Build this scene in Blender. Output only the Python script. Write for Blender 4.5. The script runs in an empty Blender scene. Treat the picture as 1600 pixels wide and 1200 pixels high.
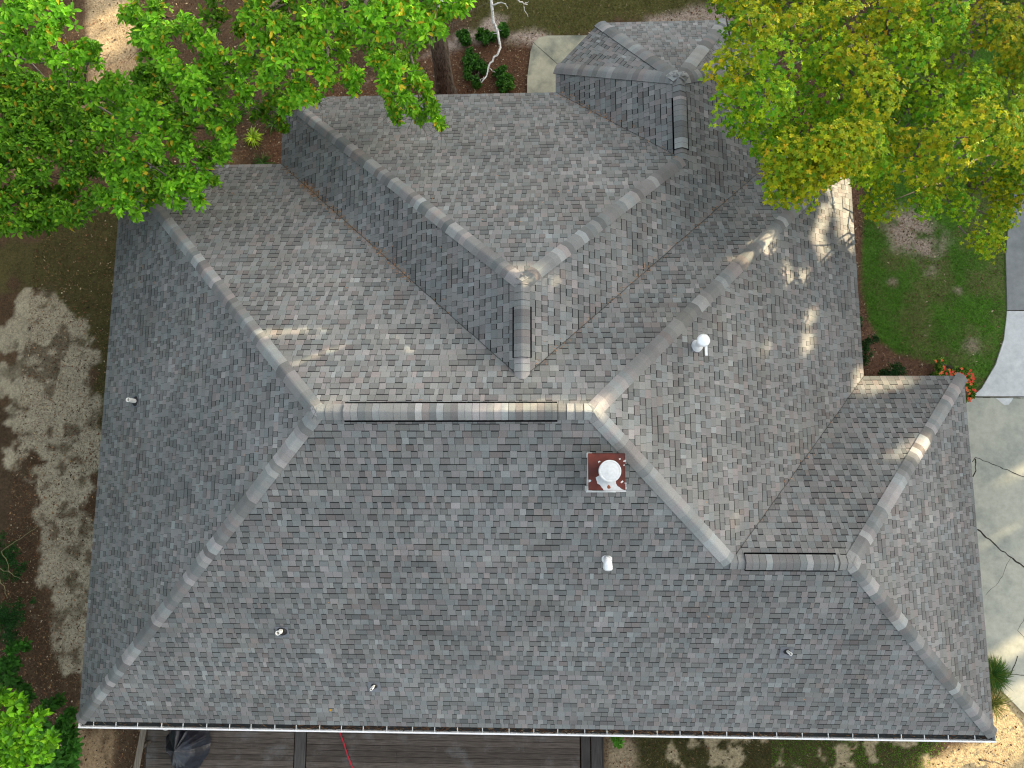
import bpy, bmesh, math, random
import numpy as np
from mathutils import Vector, Matrix

random.seed(7)
S = bpy.context.scene
C = S.collection

# ------------------------------------------------------------------ camera
FPX = 1083.57
CL = np.array([10.8318, 5.7279, 19.8144])
RX, RY, RZ = 0.1322, 0.0380, 0.0017
cam = bpy.data.objects.new('camera', bpy.data.cameras.new('camera'))
C.objects.link(cam)
cam.location = CL
cam.rotation_euler = (RX, RY, RZ)
cam.data.sensor_width = 36
cam.data.lens = FPX / 1600 * 36
cam.data.clip_end = 2000
S.camera = cam

# ------------------------------------------------------------------ light
SUN_EL, SUN_AZ = math.radians(10.5), math.radians(29)       # azimuth from +X towards +Y
SV = np.array([math.cos(SUN_EL)*math.cos(SUN_AZ), math.cos(SUN_EL)*math.sin(SUN_AZ), math.sin(SUN_EL)])
w = bpy.data.worlds.new('World'); S.world = w; w.use_nodes = True
nt = w.node_tree
sky = nt.nodes.new('ShaderNodeTexSky'); sky.sky_type = 'NISHITA'; sky.sun_disc = False
sky.sun_elevation = SUN_EL; sky.sun_rotation = math.pi/2 - SUN_AZ
sky.air_density = 0.9; sky.dust_density = 3.6; sky.ozone_density = 0.4
bg = nt.nodes['Background']; bg.inputs[1].default_value = 0.15
hs = nt.nodes.new('ShaderNodeHueSaturation'); hs.inputs['Saturation'].default_value = .42    # mutes the sky colour so the roof slopes stay neutral
nt.links.new(sky.outputs[0], hs.inputs['Color']); nt.links.new(hs.outputs[0], bg.inputs[0])
sl = bpy.data.lights.new('sun', 'SUN'); sl.energy = 4.5; sl.angle = math.radians(0.5); sl.color = (1, .80, .52)
so = bpy.data.objects.new('sun', sl); C.objects.link(so)
so.rotation_euler = Vector(SV).to_track_quat('Z', 'Y').to_euler()
so.location = (40, 25, 25)
S.view_settings.view_transform = 'Standard'; S.view_settings.look = 'None'
S.view_settings.gamma = 1; S.view_settings.exposure = 2.3
S.cycles.filter_width = 1.15; S.cycles.max_bounces = 6; S.cycles.diffuse_bounces = 3; S.cycles.transmission_bounces = 4
S.cycles.transparent_max_bounces = 4
S.cycles.caustics_reflective = False; S.cycles.caustics_refractive = False

# ------------------------------------------------------------------ maths helpers
def rotm(rx, ry, rz):
    c, s = math.cos, math.sin
    X = np.array([[1,0,0],[0,c(rx),-s(rx)],[0,s(rx),c(rx)]])
    Y = np.array([[c(ry),0,s(ry)],[0,1,0],[-s(ry),0,c(ry)]])
    Z = np.array([[c(rz),-s(rz),0],[s(rz),c(rz),0],[0,0,1]])
    return Z @ Y @ X
RM = rotm(RX, RY, RZ)
def at(px, py, z=0.0):
    """world point at height z that stands behind photo pixel (px, py)"""
    d = RM @ np.array([(px-800)/FPX, (600-py)/FPX, -1.0])
    return CL + d*((z-CL[2])/d[2])
def to_px(P):
    q = (np.asarray(P, float)-CL) @ RM
    return np.stack([800 + FPX*q[...,0]/-q[...,2], 600 - FPX*q[...,1]/-q[...,2]], -1)
def nrm(v): v = np.asarray(v, float); return v/np.linalg.norm(v)

def in_poly(x, y, poly):
    x = np.asarray(x); y = np.asarray(y); ins = np.zeros(x.shape, bool)
    n = len(poly)
    for i in range(n):
        x0, y0 = poly[i]; x1, y1 = poly[(i+1) % n]
        if y0 == y1: continue
        c = ((y0 > y) != (y1 > y)) & (x < (x1-x0)*(y-y0)/(y1-y0)+x0)
        ins ^= c
    return ins
def poly_dist(x, y, poly):
    """signed distance, positive inside"""
    x = np.asarray(x, float); y = np.asarray(y, float); best = np.full(x.shape, 1e9)
    n = len(poly)
    for i in range(n):
        x0, y0 = poly[i]; x1, y1 = poly[(i+1) % n]
        dx, dy = x1-x0, y1-y0
        t = np.clip(((x-x0)*dx+(y-y0)*dy)/(dx*dx+dy*dy+1e-9), 0, 1)
        best = np.minimum(best, np.hypot(x-x0-t*dx, y-y0-t*dy))
    return np.where(in_poly(x, y, poly), best, -best)
class VNoise:
    def __init__(s, seed): s.g = np.random.default_rng(seed).random((256, 256))
    def one(s, x, y):
        xi = np.floor(x).astype(int); yi = np.floor(y).astype(int); fx = x-xi; fy = y-yi
        fx = fx*fx*(3-2*fx); fy = fy*fy*(3-2*fy); g = s.g
        a = g[xi % 256, yi % 256]; b = g[(xi+1) % 256, yi % 256]; c = g[xi % 256, (yi+1) % 256]; d = g[(xi+1) % 256, (yi+1) % 256]
        return (a*(1-fx)+b*fx)*(1-fy)+(c*(1-fx)+d*fx)*fy
    def __call__(s, x, y, f=1.0, o=4):
        x = np.asarray(x, float)*f; y = np.asarray(y, float)*f; r = 0; a = .5; t = 0
        for k in range(o):
            r = r + a*s.one(x*2**k+17.3*k, y*2**k+5.1*k); t += a; a *= .55
        return r/t

# ------------------------------------------------------------------ object helpers
def tag(o, label=None, cat=None, group=None, kind=None):
    if label: o['label'] = label
    if cat: o['category'] = cat
    if group: o['group'] = group
    if kind: o['kind'] = kind
    return o
def empty(name, loc, label, cat, group=None):
    o = bpy.data.objects.new(name, None); C.objects.link(o); o.location = loc
    return tag(o, label, cat, group)
def link(name, me, parent=None):
    o = bpy.data.objects.new(name, me); C.objects.link(o)
    if parent is not None:
        o.parent = parent
        pl = Vector((0,0,0)); q = parent
        while q is not None: pl += q.location; q = q.parent
        o.location = -pl
    return o
def obj(name, V, F, mat, parent=None, smooth=False, col=None, mi=None):
    """mesh in world coordinates; col = one colour per face"""
    me = bpy.data.meshes.new(name)
    me.from_pydata([tuple(map(float, v)) for v in V], [], [tuple(f) for f in F])
    for m in (mat if isinstance(mat, (list, tuple)) else [mat]): me.materials.append(m)
    if mi is not None: me.polygons.foreach_set('material_index', mi)
    if col is not None:
        a = me.color_attributes.new('tone', 'FLOAT_COLOR', 'CORNER')
        n = np.array([len(f) for f in F]); c = np.repeat(np.asarray(col, float), n, axis=0)
        a.data.foreach_set('color', np.concatenate([c, np.ones((len(c), 1))], 1).ravel())
    if smooth: me.polygons.foreach_set('use_smooth', [True]*len(me.polygons))
    me.update()
    return link(name, me, parent)
def fast_obj(name, V, F, mat, parent=None, col=None, smooth=False):
    """V (n,3) and F (m,k) numpy arrays, col (m,3)"""
    me = bpy.data.meshes.new(name); n, (m, k) = len(V), F.shape
    me.vertices.add(n); me.vertices.foreach_set('co', np.asarray(V, np.float32).ravel())
    me.loops.add(m*k); me.loops.foreach_set('vertex_index', F.astype(np.int32).ravel())
    me.polygons.add(m); me.polygons.foreach_set('loop_start', np.arange(0, m*k, k, dtype=np.int32))
    if smooth: me.polygons.foreach_set('use_smooth', np.ones(m, bool))
    me.materials.append(mat)
    me.update(calc_edges=True)
    if col is not None:
        a = me.color_attributes.new('tone', 'FLOAT_COLOR', 'CORNER')
        c = np.repeat(np.asarray(col, np.float32), k, axis=0)
        a.data.foreach_set('color', np.concatenate([c, np.ones((len(c), 1), np.float32)], 1).ravel())
    return link(name, me, parent)
class MB:
    def __init__(s): s.V = []; s.F = []; s.C = []; s.M = []
    def poly(s, pts, c=(1,1,1), m=0):
        i = len(s.V); s.V += [tuple(p) for p in pts]; s.F.append(tuple(range(i, i+len(pts)))); s.C.append(c); s.M.append(m)
    def box(s, x0, y0, z0, x1, y1, z1, c=(1,1,1), m=0, R=None, o=(0,0,0)):
        P = [np.array(p, float) for p in ((x0,y0,z0),(x1,y0,z0),(x1,y1,z0),(x0,y1,z0),(x0,y0,z1),(x1,y0,z1),(x1,y1,z1),(x0,y1,z1))]
        if R is not None: P = [R @ p for p in P]
        P = [p+np.array(o, float) for p in P]; i = len(s.V); s.V += [tuple(p) for p in P]
        for f in ((3,2,1,0),(4,5,6,7),(0,1,5,4),(1,2,6,5),(2,3,7,6),(3,0,4,7)):
            s.F.append(tuple(i+k for k in f)); s.C.append(c); s.M.append(m)
    def prism(s, poly, z0, z1, c=(1,1,1), m=0):
        n = len(poly); i = len(s.V)
        s.V += [(p[0], p[1], z0) for p in poly]+[(p[0], p[1], z1) for p in poly]
        s.F.append(tuple(i+k for k in reversed(range(n)))); s.F.append(tuple(i+n+k for k in range(n))); s.C += [c, c]; s.M += [m, m]
        for k in range(n):
            s.F.append((i+k, i+(k+1) % n, i+n+(k+1) % n, i+n+k)); s.C.append(c); s.M.append(m)
    def tube(s, pts, radii, n=7, c=(1,1,1), m=0, caps=True):
        pts = [np.array(p, float) for p in pts]; i = len(s.V); K = len(pts)
        ref = np.array([0.31, .17, .93])
        for k, p in enumerate(pts):
            d = nrm(pts[min(k+1, K-1)]-pts[max(k-1, 0)])
            a = nrm(np.cross(d, ref if abs(d @ nrm(ref)) < .95 else (1, 0, 0))); b = np.cross(d, a)
            r = radii[k] if hasattr(radii, '__len__') else radii
            for j in range(n):
                t = 2*math.pi*j/n; s.V.append(tuple(p+r*(math.cos(t)*a+math.sin(t)*b)))
        for k in range(K-1):
            for j in range(n):
                s.F.append((i+k*n+j, i+k*n+(j+1) % n, i+(k+1)*n+(j+1) % n, i+(k+1)*n+j)); s.C.append(c); s.M.append(m)
        if caps:
            s.F.append(tuple(i+j for j in reversed(range(n)))); s.F.append(tuple(i+(K-1)*n+j for j in range(n))); s.C += [c, c]; s.M += [m, m]
    def lathe(s, cen, prof, n=24, c=(1,1,1), m=0, axis=(0,0,1)):
        """prof: (radius, height) list from bottom to top"""
        ax = nrm(axis); a = nrm(np.cross(ax, (0,1,0.01))); b = np.cross(ax, a); i = len(s.V); cen = np.array(cen, float)
        for r, h in prof:
            for j in range(n):
                t = 2*math.pi*j/n; s.V.append(tuple(cen+ax*h+r*(math.cos(t)*a+math.sin(t)*b)))
        for k in range(len(prof)-1):
            for j in range(n):
                s.F.append((i+k*n+j, i+k*n+(j+1) % n, i+(k+1)*n+(j+1) % n, i+(k+1)*n+j)); s.C.append(c); s.M.append(m)
        s.F.append(tuple(i+(len(prof)-1)*n+j for j in range(n))); s.C.append(c); s.M.append(m)
    def build(s, name, mat, parent=None, smooth=False, col=False):
        return obj(name, s.V, s.F, mat, parent, smooth, s.C if col else None, s.M if isinstance(mat, (list, tuple)) else None)

# ------------------------------------------------------------------ materials
def new_mat(name, rough=.8, spec=.3):
    m = bpy.data.materials.new(name); m.use_nodes = True; n = m.node_tree
    b = n.nodes['Principled BSDF']; b.inputs['Roughness'].default_value = rough
    b.inputs['Specular IOR Level'].default_value = spec
    return m, n, b
def N(n, t, **k):
    x = n.nodes.new(t)
    for a, v in k.items():
        if a in x.bl_rna.properties: setattr(x, a, v)
        else: x.inputs[a].default_value = v
    return x
def noise(n, scale, detail=4, rough=.6, coord='Object', dist=0):
    tc = N(n, 'ShaderNodeTexCoord'); x = N(n, 'ShaderNodeTexNoise', Scale=scale, Detail=detail, Roughness=rough, Distortion=dist)
    n.links.new(tc.outputs[coord], x.inputs['Vector']); return x.outputs['Fac']
def mapr(n, src, a, b, lo, hi):
    x = N(n, 'ShaderNodeMapRange'); n.links.new(src, x.inputs['Value'])
    for i, v in zip((1,2,3,4), (a, b, lo, hi)): x.inputs[i].default_value = v
    return x.outputs[0]
def mix(n, fac, A, B, mode='MIX'):
    x = N(n, 'ShaderNodeMix', data_type='RGBA', blend_type=mode)
    for s, v in ((x.inputs[0], fac), (x.inputs[6], A), (x.inputs[7], B)):
        if hasattr(v, 'links') or isinstance(v, bpy.types.NodeSocket): n.links.new(v, s)
        elif isinstance(v, (int, float)): s.default_value = v if s.type == 'VALUE' else (v, v, v, 1)
        else: s.default_value = (*v, 1)
    return x.outputs[2]
def simple(name, col, rough=.8, ns=8, amt=.25, spec=.3, col2=None, ns2=2, thr=(.45,.6), metal=0, bump=0):
    m, n, b = new_mat(name, rough, spec); b.inputs['Metallic'].default_value = metal
    f = mapr(n, noise(n, ns), .25, .75, 1-amt, 1+amt)
    c = mix(n, 1.0, col, f, 'MULTIPLY')
    if col2 is not None: c = mix(n, mapr(n, noise(n, ns2, 6), thr[0], thr[1], 0, 1), c, col2)
    n.links.new(c, b.inputs['Base Color'])
    if bump:
        bp = N(n, 'ShaderNodeBump', Strength=bump, Distance=.01); n.links.new(noise(n, ns*3), bp.inputs['Height']); n.links.new(bp.outputs[0], b.inputs['Normal'])
    return m
def attr_col(n):
    a = N(n, 'ShaderNodeAttribute'); a.attribute_name = 'tone'; return a.outputs['Color']

# asphalt shingles: one tone per tab, mineral granules, broad weathering
M_sh, n, b = new_mat('asphalt_shingle', .9, .25)
c = attr_col(n)
c = mix(n, 1.0, c, mapr(n, noise(n, 95, 3, .85), .3, .7, .66, 1.30), 'MULTIPLY')
c = mix(n, 1.0, c, mapr(n, noise(n, .55, 6, .65), .3, .7, .78, 1.12), 'MULTIPLY')
c = mix(n, mapr(n, noise(n, .8, 5, .7, dist=.5), .5, .75, 0, .35), c, mix(n, 1.0, c, (1.08, .98, .80), 'MULTIPLY'))
n.links.new(c, b.inputs['Base Color'])
bp = N(n, 'ShaderNodeBump', Strength=.35, Distance=.004); n.links.new(noise(n, 240, 2), bp.inputs['Height']); n.links.new(bp.outputs[0], b.inputs['Normal'])
M_deckw, n, b = new_mat('weathered_wood', .85, .2)
tc = N(n, 'ShaderNodeTexCoord'); mp = N(n, 'ShaderNodeMapping'); mp.inputs['Scale'].default_value = (1.2, 22, 5)
n.links.new(tc.outputs['Object'], mp.inputs[0]); gn = N(n, 'ShaderNodeTexNoise', Scale=2.2, Detail=6); n.links.new(mp.outputs[0], gn.inputs['Vector'])
c = mix(n, 1.0, attr_col(n), mapr(n, gn.outputs['Fac'], .25, .75, .45, 1.6), 'MULTIPLY')
c = mix(n, mapr(n, noise(n, 1.6, 7, .7), .52, .7, 0, .6), c, (.17, .17, .165))
c = mix(n, mapr(n, noise(n, 40, 2, .7), .68, .74, 0, .8), c, (.25, .2, .13))
n.links.new(c, b.inputs['Base Color'])
def leaf_mat(name, trans=.35):
    m, n, b = new_mat(name, .6, .12)
    c = attr_col(n); n.links.new(c, b.inputs['Base Color'])
    t = N(n, 'ShaderNodeBsdfTranslucent'); n.links.new(mix(n, 1.0, c, (1.25, 1.15, .5), 'MULTIPLY'), t.inputs[0])
    ms = N(n, 'ShaderNodeMixShader'); ms.inputs[0].default_value = trans
    n.links.new(b.outputs[0], ms.inputs[1]); n.links.new(t.outputs[0], ms.inputs[2])
    n.links.new(ms.outputs[0], n.nodes['Material Output'].inputs[0])
    return m
M_leaf = leaf_mat('leaf'); M_grass = leaf_mat('grass_blade', .25)
M_litter, n, b = new_mat('dry_litter', .9, .1); n.links.new(attr_col(n), b.inputs['Base Color'])
M_bark, n, b = new_mat('furrowed_bark', .95, .1)
tc = N(n, 'ShaderNodeTexCoord'); mp = N(n, 'ShaderNodeMapping'); mp.inputs['Scale'].default_value = (9, 9, 1.6); n.links.new(tc.outputs['Object'], mp.inputs[0])
bn = N(n, 'ShaderNodeTexNoise', Scale=2.4, Detail=6, Roughness=.7, Distortion=.8); n.links.new(mp.outputs[0], bn.inputs['Vector'])
n.links.new(mix(n, mapr(n, bn.outputs['Fac'], .38, .58, 0, 1), (.045, .035, .027), (.235, .19, .145)), b.inputs['Base Color'])
bp = N(n, 'ShaderNodeBump', Strength=1.0, Distance=.05); n.links.new(bn.outputs['Fac'], bp.inputs['Height']); n.links.new(bp.outputs[0], b.inputs['Normal'])
M_deadwood = simple('dead_branch_bark', (.55, .53, .48), .9, 25, .35, col2=(.2,.17,.14), ns2=18, thr=(.55,.65))
M_twig = simple('twig_bark', (.11, .09, .068), .9, 25, .35)
M_ground, n, b = new_mat('ground_soil', .95, .1)
c = attr_col(n)
c = mix(n, 1.0, c, mapr(n, noise(n, 14, 8, .8), .3, .7, .45, 1.55), 'MULTIPLY')
c = mix(n, mapr(n, noise(n, 34, 4, .8), .60, .70, 0, .6), c, mix(n, 1.0, c, (.35,.33,.3), 'MULTIPLY'))
c = mix(n, mapr(n, noise(n, 60, 3, .7), .70, .76, 0, .5), c, (.42, .36, .25))
n.links.new(c, b.inputs['Base Color'])
bp = N(n, 'ShaderNodeBump', Strength=.7, Distance=.03); n.links.new(noise(n, 22, 6), bp.inputs['Height']); n.links.new(bp.outputs[0], b.inputs['Normal'])
def concrete(name, col, stain, thr=(.45,.7), amt=.8):
    m, n, b = new_mat(name, .88, .2)
    c = mix(n, mapr(n, noise(n, .9, 7, .62), thr[0], thr[1], 0, amt), col, stain)
    c = mix(n, 1.0, c, mapr(n, noise(n, 5, 7, .75), .3, .7, .85, 1.15), 'MULTIPLY')
    c = mix(n, mapr(n, noise(n, 75, 3, .8), .58, .72, 0, .55), c, mix(n, 1.0, c, (.45,.45,.42), 'MULTIPLY'))
    n.links.new(c, b.inputs['Base Color']); return m
M_conc = concrete('driveway_concrete', (.42, .42, .34), (.22, .25, .22))
M_conc_clean = concrete('clean_concrete', (.60, .61, .59), (.46, .48, .47), amt=.8)
M_conc_grey = concrete('grey_concrete', (.25, .26, .25), (.17, .18, .18))
M_patio = concrete('patio_concrete', (.42, .40, .29), (.13, .15, .12), (.48, .66))
M_joint = simple('joint_dirt', (.035, .03, .022), .95, 20, .4)
M_white = simple('white_paint', (.75, .76, .76), .45, 6, .08)
M_wood_w = simple('old_white_trim', (.55, .57, .55), .7, 9, .2, col2=(.28,.26,.2), ns2=9, thr=(.6,.68))
M_black = simple('black_plastic', (.004, .004, .005), .9, 10, .2, spec=.05)
M_rubber = simple('black_rubber', (.015, .015, .017), .5, 10, .2)
M_pvc = simple('pvc_pipe', (.85, .84, .78), .5, 12, .1)
M_galv = simple('galvanised_metal', (.78, .80, .80), .35, 10, .12, spec=.5, metal=.15)
M_alu = simple('painted_metal_cap', (.50, .52, .52), .5, 25, .12, spec=.4, col2=(.45,.48,.5), ns2=14, thr=(.6,.7))
M_rust = simple('rusty_sheet', (.115, .024, .014), .62, 5, .4, col2=(.065, .015, .011), ns2=3, thr=(.4,.65))
M_rustspot = simple('rust_spot', (.25, .075, .03), .8, 20, .4)
M_tarp = simple('black_tarp', (.012, .016, .024), .38, 6, .4, spec=.5)
M_red = simple('red_hose_rubber', (.42, .012, .03), .5, 10, .1)
M_brick = simple('wall_brick', (.22, .1, .07), .9, 12, .3)
M_gutter_in = simple('gutter_inside', (.03, .035, .035), .7, 30, .5)
M_soffit = simple('soffit_white', (.6, .6, .58), .7, 5, .1)

# ------------------------------------------------------------------ roof geometry
EZ = 3.0
W, D, W2, Y1, XA, XB, XC, D2 = 21.0, 13.731, 18.649, 8.127, 4.191, 16.874, 11.31, 15.566
T, YA, YB, XD, YT, HZ = .667, 14.795, 16.251, 12.46, 17.487, 4.155
HW = (XB-XA)/2; XR = (XA+XB)/2; HB = (XB-XC)/2; JX = XB-HB; ZB = HB*HZ/HW
YE = D-HZ/T; YW = D2-HZ/T; YJ = D2-ZB/T; XE2 = 2*JX-XD
def P3(x, y, z=0): return np.array([x, y, EZ+z])
BL, BR, GNE, INC, NE, TL = P3(0,0), P3(W,0), P3(W,Y1), P3(W2,Y1), P3(W2,D), P3(0,D)
RL, RR = P3(D/2,D/2,D/2*T), P3(W2-D/2,D/2,D/2*T)
GL, GR = P3(W2-Y1/2,Y1/2,Y1/2*T), P3(W-Y1/2,Y1/2,Y1/2*T)
A1, A2, C2, B1 = P3(XA,D), P3(XA,D2), P3(XC,D2), P3(XB,D)
WA, WE, BJ, BA = P3(XR,YW,HZ), P3(XR,YE,HZ), P3(JX,YJ,ZB), P3(JX,YA,ZB)
b1, b2, b3, b4 = P3(XC,YB), P3(XD,YT), P3(XE2,YT), P3(XB,YB)
ms = P3(GL[0], 0); MN = P3(XR, D/2, D/2*T); EJ = P3(XB, YJ)
# name: (eave start, eave end, [convex pieces])
PL = {
 'south': (BL, BR, [[BL, ms, GL, RR, RL], [ms, BR, GR, GL]]),
 'west': (TL, BL, [[TL, BL, RL]]),
 'north': (NE, TL, [[TL, RL, MN, WE, A1], [NE, B1, WE, MN, RR]]),
 'east': (INC, NE, [[INC, NE, RR, GL]]),
 'garage_north': (GNE, INC, [[GNE, INC, GL, GR]]),
 'garage_east': (BR, GNE, [[BR, GNE, GR]]),
 'wing_west': (A2, A1, [[A2, A1, WE, WA]]),
 'wing_north': (C2, A2, [[C2, A2, WA, BJ]]),
 'wing_east': (B1, b4, [[B1, EJ, BJ, WA, WE], [EJ, b4, BA, BJ]]),
 'bay_west': (b1, C2, [[b1, C2, BJ, BA]]),
 'bay_northwest': (b2, b1, [[b2, b1, BA]]),
 'bay_north': (b3, b2, [[b3, b2, BA]]),
 'bay_northeast': (b4, b3, [[b4, b3, BA]]),
}
NORM = {}
for k, (p, q, ps) in PL.items():
    u = nrm(q-p); far = max((v for pc in ps for v in pc), key=lambda v: v[2])
    nn = nrm(np.cross(u, far-p)); NORM[k] = nn if nn[2] > 0 else -nn
def roof_z(x, y):
    def vol(*names): return min(_pz(nm, x, y) for nm in names)
    return max(vol('south','west','north','east'), vol('south','garage_north','garage_east'),
               vol('wing_west','wing_north','wing_east') if y > YE-1 else -9,
               vol('bay_west','wing_east','bay_northwest','bay_north','bay_northeast') if y > YJ-1.5 else -9)
def _pz(nm, x, y):
    p = PL[nm][0]; nn = NORM[nm]; return p[2]-(nn[0]*(x-p[0])+nn[1]*(y-p[1]))/nn[2]
def on_roof(px, py, dz=0):
    z = 5.0
    for _ in range(25):
        p = at(px, py, z+dz); z = .5*z+.5*max(EZ, roof_z(p[0], p[1]))
    p = at(px, py, z+dz); p[2] = z; return p

OUT = [(0,0),(W,0),(W,Y1),(W2,Y1),(W2,D),(XB,D),(XB,YB),(XE2,YT),(XD,YT),(XC,YB),(XC,D2),(XA,D2),(XA,D),(0,D)]
def inset(poly, d):
    n = len(poly); R = []
    for i in range(n):
        a, b_, c_ = np.array(poly[i-1]), np.array(poly[i]), np.array(poly[(i+1) % n])
        e1 = nrm(b_-a); e2 = nrm(c_-b_); n1 = np.array([-e1[1], e1[0]]); n2 = np.array([-e2[1], e2[0]])
        bis = n1+n2; R.append(tuple(b_+bis*d/(1+n1 @ n2)))
    return R

house = empty('house', (10.5, 7, 0), 'single-storey house under a grey shingled hip roof with several wings, filling the middle', 'house')
mb = MB(); ins = inset(OUT, .5); n_ = len(ins)
for i in range(n_):
    a, b_ = ins[i], ins[(i+1) % n_]; mb.poly([(*a, 0), (*b_, 0), (*b_, EZ-.2), (*a, EZ-.2)])
mb.build('wall', M_brick, house)
mb = MB(); o2 = inset(OUT, .02); o3 = inset(OUT, .05)
for i in range(n_):
    a, b_, c_, d_ = o2[i], o2[(i+1) % n_], o3[(i+1) % n_], o3[i]
    mb.poly([(*a, EZ-.2), (*b_, EZ-.2), (*b_, EZ-.02), (*a, EZ-.02)])
    mb.poly([(*d_, EZ-.2), (*c_, EZ-.2), (*b_, EZ-.2), (*a, EZ-.2)])
mb.build('fascia', M_wood_w, house)
mb = MB(); mb.poly([(*p, EZ-.19) for p in reversed(inset(OUT, .04))]); mb.build('soffit', M_soffit, house)

# ------------------------------------------------------------------ shingles
EXP = .143
def clip(poly, axis, val, keep_greater):
    R = []; n = len(poly)
    for i in range(n):
        a, b_ = poly[i], poly[(i+1) % n]; ia = (a[axis] >= val) == keep_greater; ib = (b_[axis] >= val) == keep_greater
        if a[axis] == val: ia = True
        if b_[axis] == val: ib = True
        if ia: R.append(a)
        if ia != ib and a[axis] != b_[axis]:
            t = (val-a[axis])/(b_[axis]-a[axis]); R.append((a[0]+t*(b_[0]-a[0]), a[1]+t*(b_[1]-a[1])))
    return R
def tone(base, rnd):
    k = rnd.random()
    tint = (.99, 1.01, .97) if k < .50 else ((.95, 1.02, 1.0) if k < .72 else ((1.03, .995, .97) if k < .94 else (1.08, .98, .93)))
    v = base*(1+rnd.uniform(-.06, .06)); return tuple(v*t for t in tint)
TEMPL = []
rt = random.Random(3)
for _ in range(7):
    u = 0; t = []; hi = rt.random() < .5
    while u < 1.0-1e-6:
        wd = rt.choice([.085, .11, .13, .15, .18] if hi else [.10, .12, .14, .18])
        if u+wd > .93: wd = 1.0-u
        t.append((u, wd, hi, rt.random())); u += wd; hi = not hi if rt.random() < .86 else hi
    TEMPL.append(t)
def shingle_rows(seed, vmax, umin, umax):
    rnd = random.Random(seed); rows = []; off = rnd.random()
    for r in range(int(vmax/EXP)+2):
        off = (off+.152) % 1.0 if rnd.random() < .9 else rnd.random()
        tabs = []; s0 = math.floor(umin)-1+off; rf = rnd.uniform(.93, 1.06)
        while s0 < umax+1:
            tpl = rnd.choice(TEMPL); bl = rnd.random(); warm = rnd
            for (u, wd, hi, q) in tpl:
                k = .55*q+.45*rnd.random()
                if hi: base = .180 if k < .30 else (.195 if k < .62 else (.212 if k < .84 else .245))
                else: base = .130 if k < .35 else (.148 if k < .72 else .165)
                tabs.append((s0+u, s0+u+wd, hi, tone(base*rf*(.90+.18*bl), rnd)))
            s0 += 1.0
        rows.append(tabs)
    return rows
for si, (k, (p, q, pieces)) in enumerate(PL.items()):
    u = nrm(q-p); nn = NORM[k]; v = np.cross(nn, u)
    mb = MB(); md = MB()
    allp = [((x-p) @ u, (x-p) @ v) for pc in pieces for x in pc]
    umin, umax = min(a[0] for a in allp), max(a[0] for a in allp); vmax = max(a[1] for a in allp)
    rows = shingle_rows(si*11+5, vmax, umin, umax)
    W3 = lambda uu, vv, h: p+u*uu+v*vv+nn*h
    for pc in pieces:
        P2 = [((x-p) @ u, (x-p) @ v) for x in pc]
        ar = sum(P2[i][0]*P2[(i+1) % len(P2)][1]-P2[(i+1) % len(P2)][0]*P2[i][1] for i in range(len(P2)))
        if ar < 0: P2 = P2[::-1]
        md.poly([W3(a, b_, -.012) for a, b_ in P2])
        for r, tabs in enumerate(rows):
            v0, v1 = r*EXP, (r+1)*EXP
            st = clip(clip(P2, 1, v0, True), 1, v1, False)
            if len(st) < 3: continue
            lo, hi_ = min(a[0] for a in st), max(a[0] for a in st)
            for (ua, ub, hi, c) in tabs:
                if ub < lo or ua > hi_: continue
                g = .0022
                t = clip(clip(st, 0, ua+g, True), 0, ub-g, False)
                if len(t) < 3: continue
                hb = .0055 if hi else .0030
                h = lambda vv: .001+hb*(1-(vv-v0)/EXP)
                if hi:
                    vm = v0+EXP*.955; t1 = clip(t, 1, vm, False); t2 = clip(t, 1, vm, True)
                    if len(t1) > 2: mb.poly([W3(a, b_, h(b_)) for a, b_ in t1], c)
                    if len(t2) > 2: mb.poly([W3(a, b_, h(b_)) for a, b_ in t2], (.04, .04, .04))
                else:
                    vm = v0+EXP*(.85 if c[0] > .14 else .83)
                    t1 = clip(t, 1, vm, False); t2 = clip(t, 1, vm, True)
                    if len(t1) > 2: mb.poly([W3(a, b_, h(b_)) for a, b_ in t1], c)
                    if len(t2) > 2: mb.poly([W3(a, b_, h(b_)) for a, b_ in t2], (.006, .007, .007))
                bot = [a for a in t if abs(a[1]-v0) < 1e-6]
                if len(bot) >= 2:
                    a0, a1 = min(a[0] for a in bot), max(a[0] for a in bot)
                    if a1-a0 > .004:
                        mb.poly([W3(a0, v0, -.004), W3(a1, v0, -.004), W3(a1, v0, h(v0)), W3(a0, v0, h(v0))], (.03, .03, .032))
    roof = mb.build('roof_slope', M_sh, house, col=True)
    md.build('roof_deck', M_black, roof)

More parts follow.
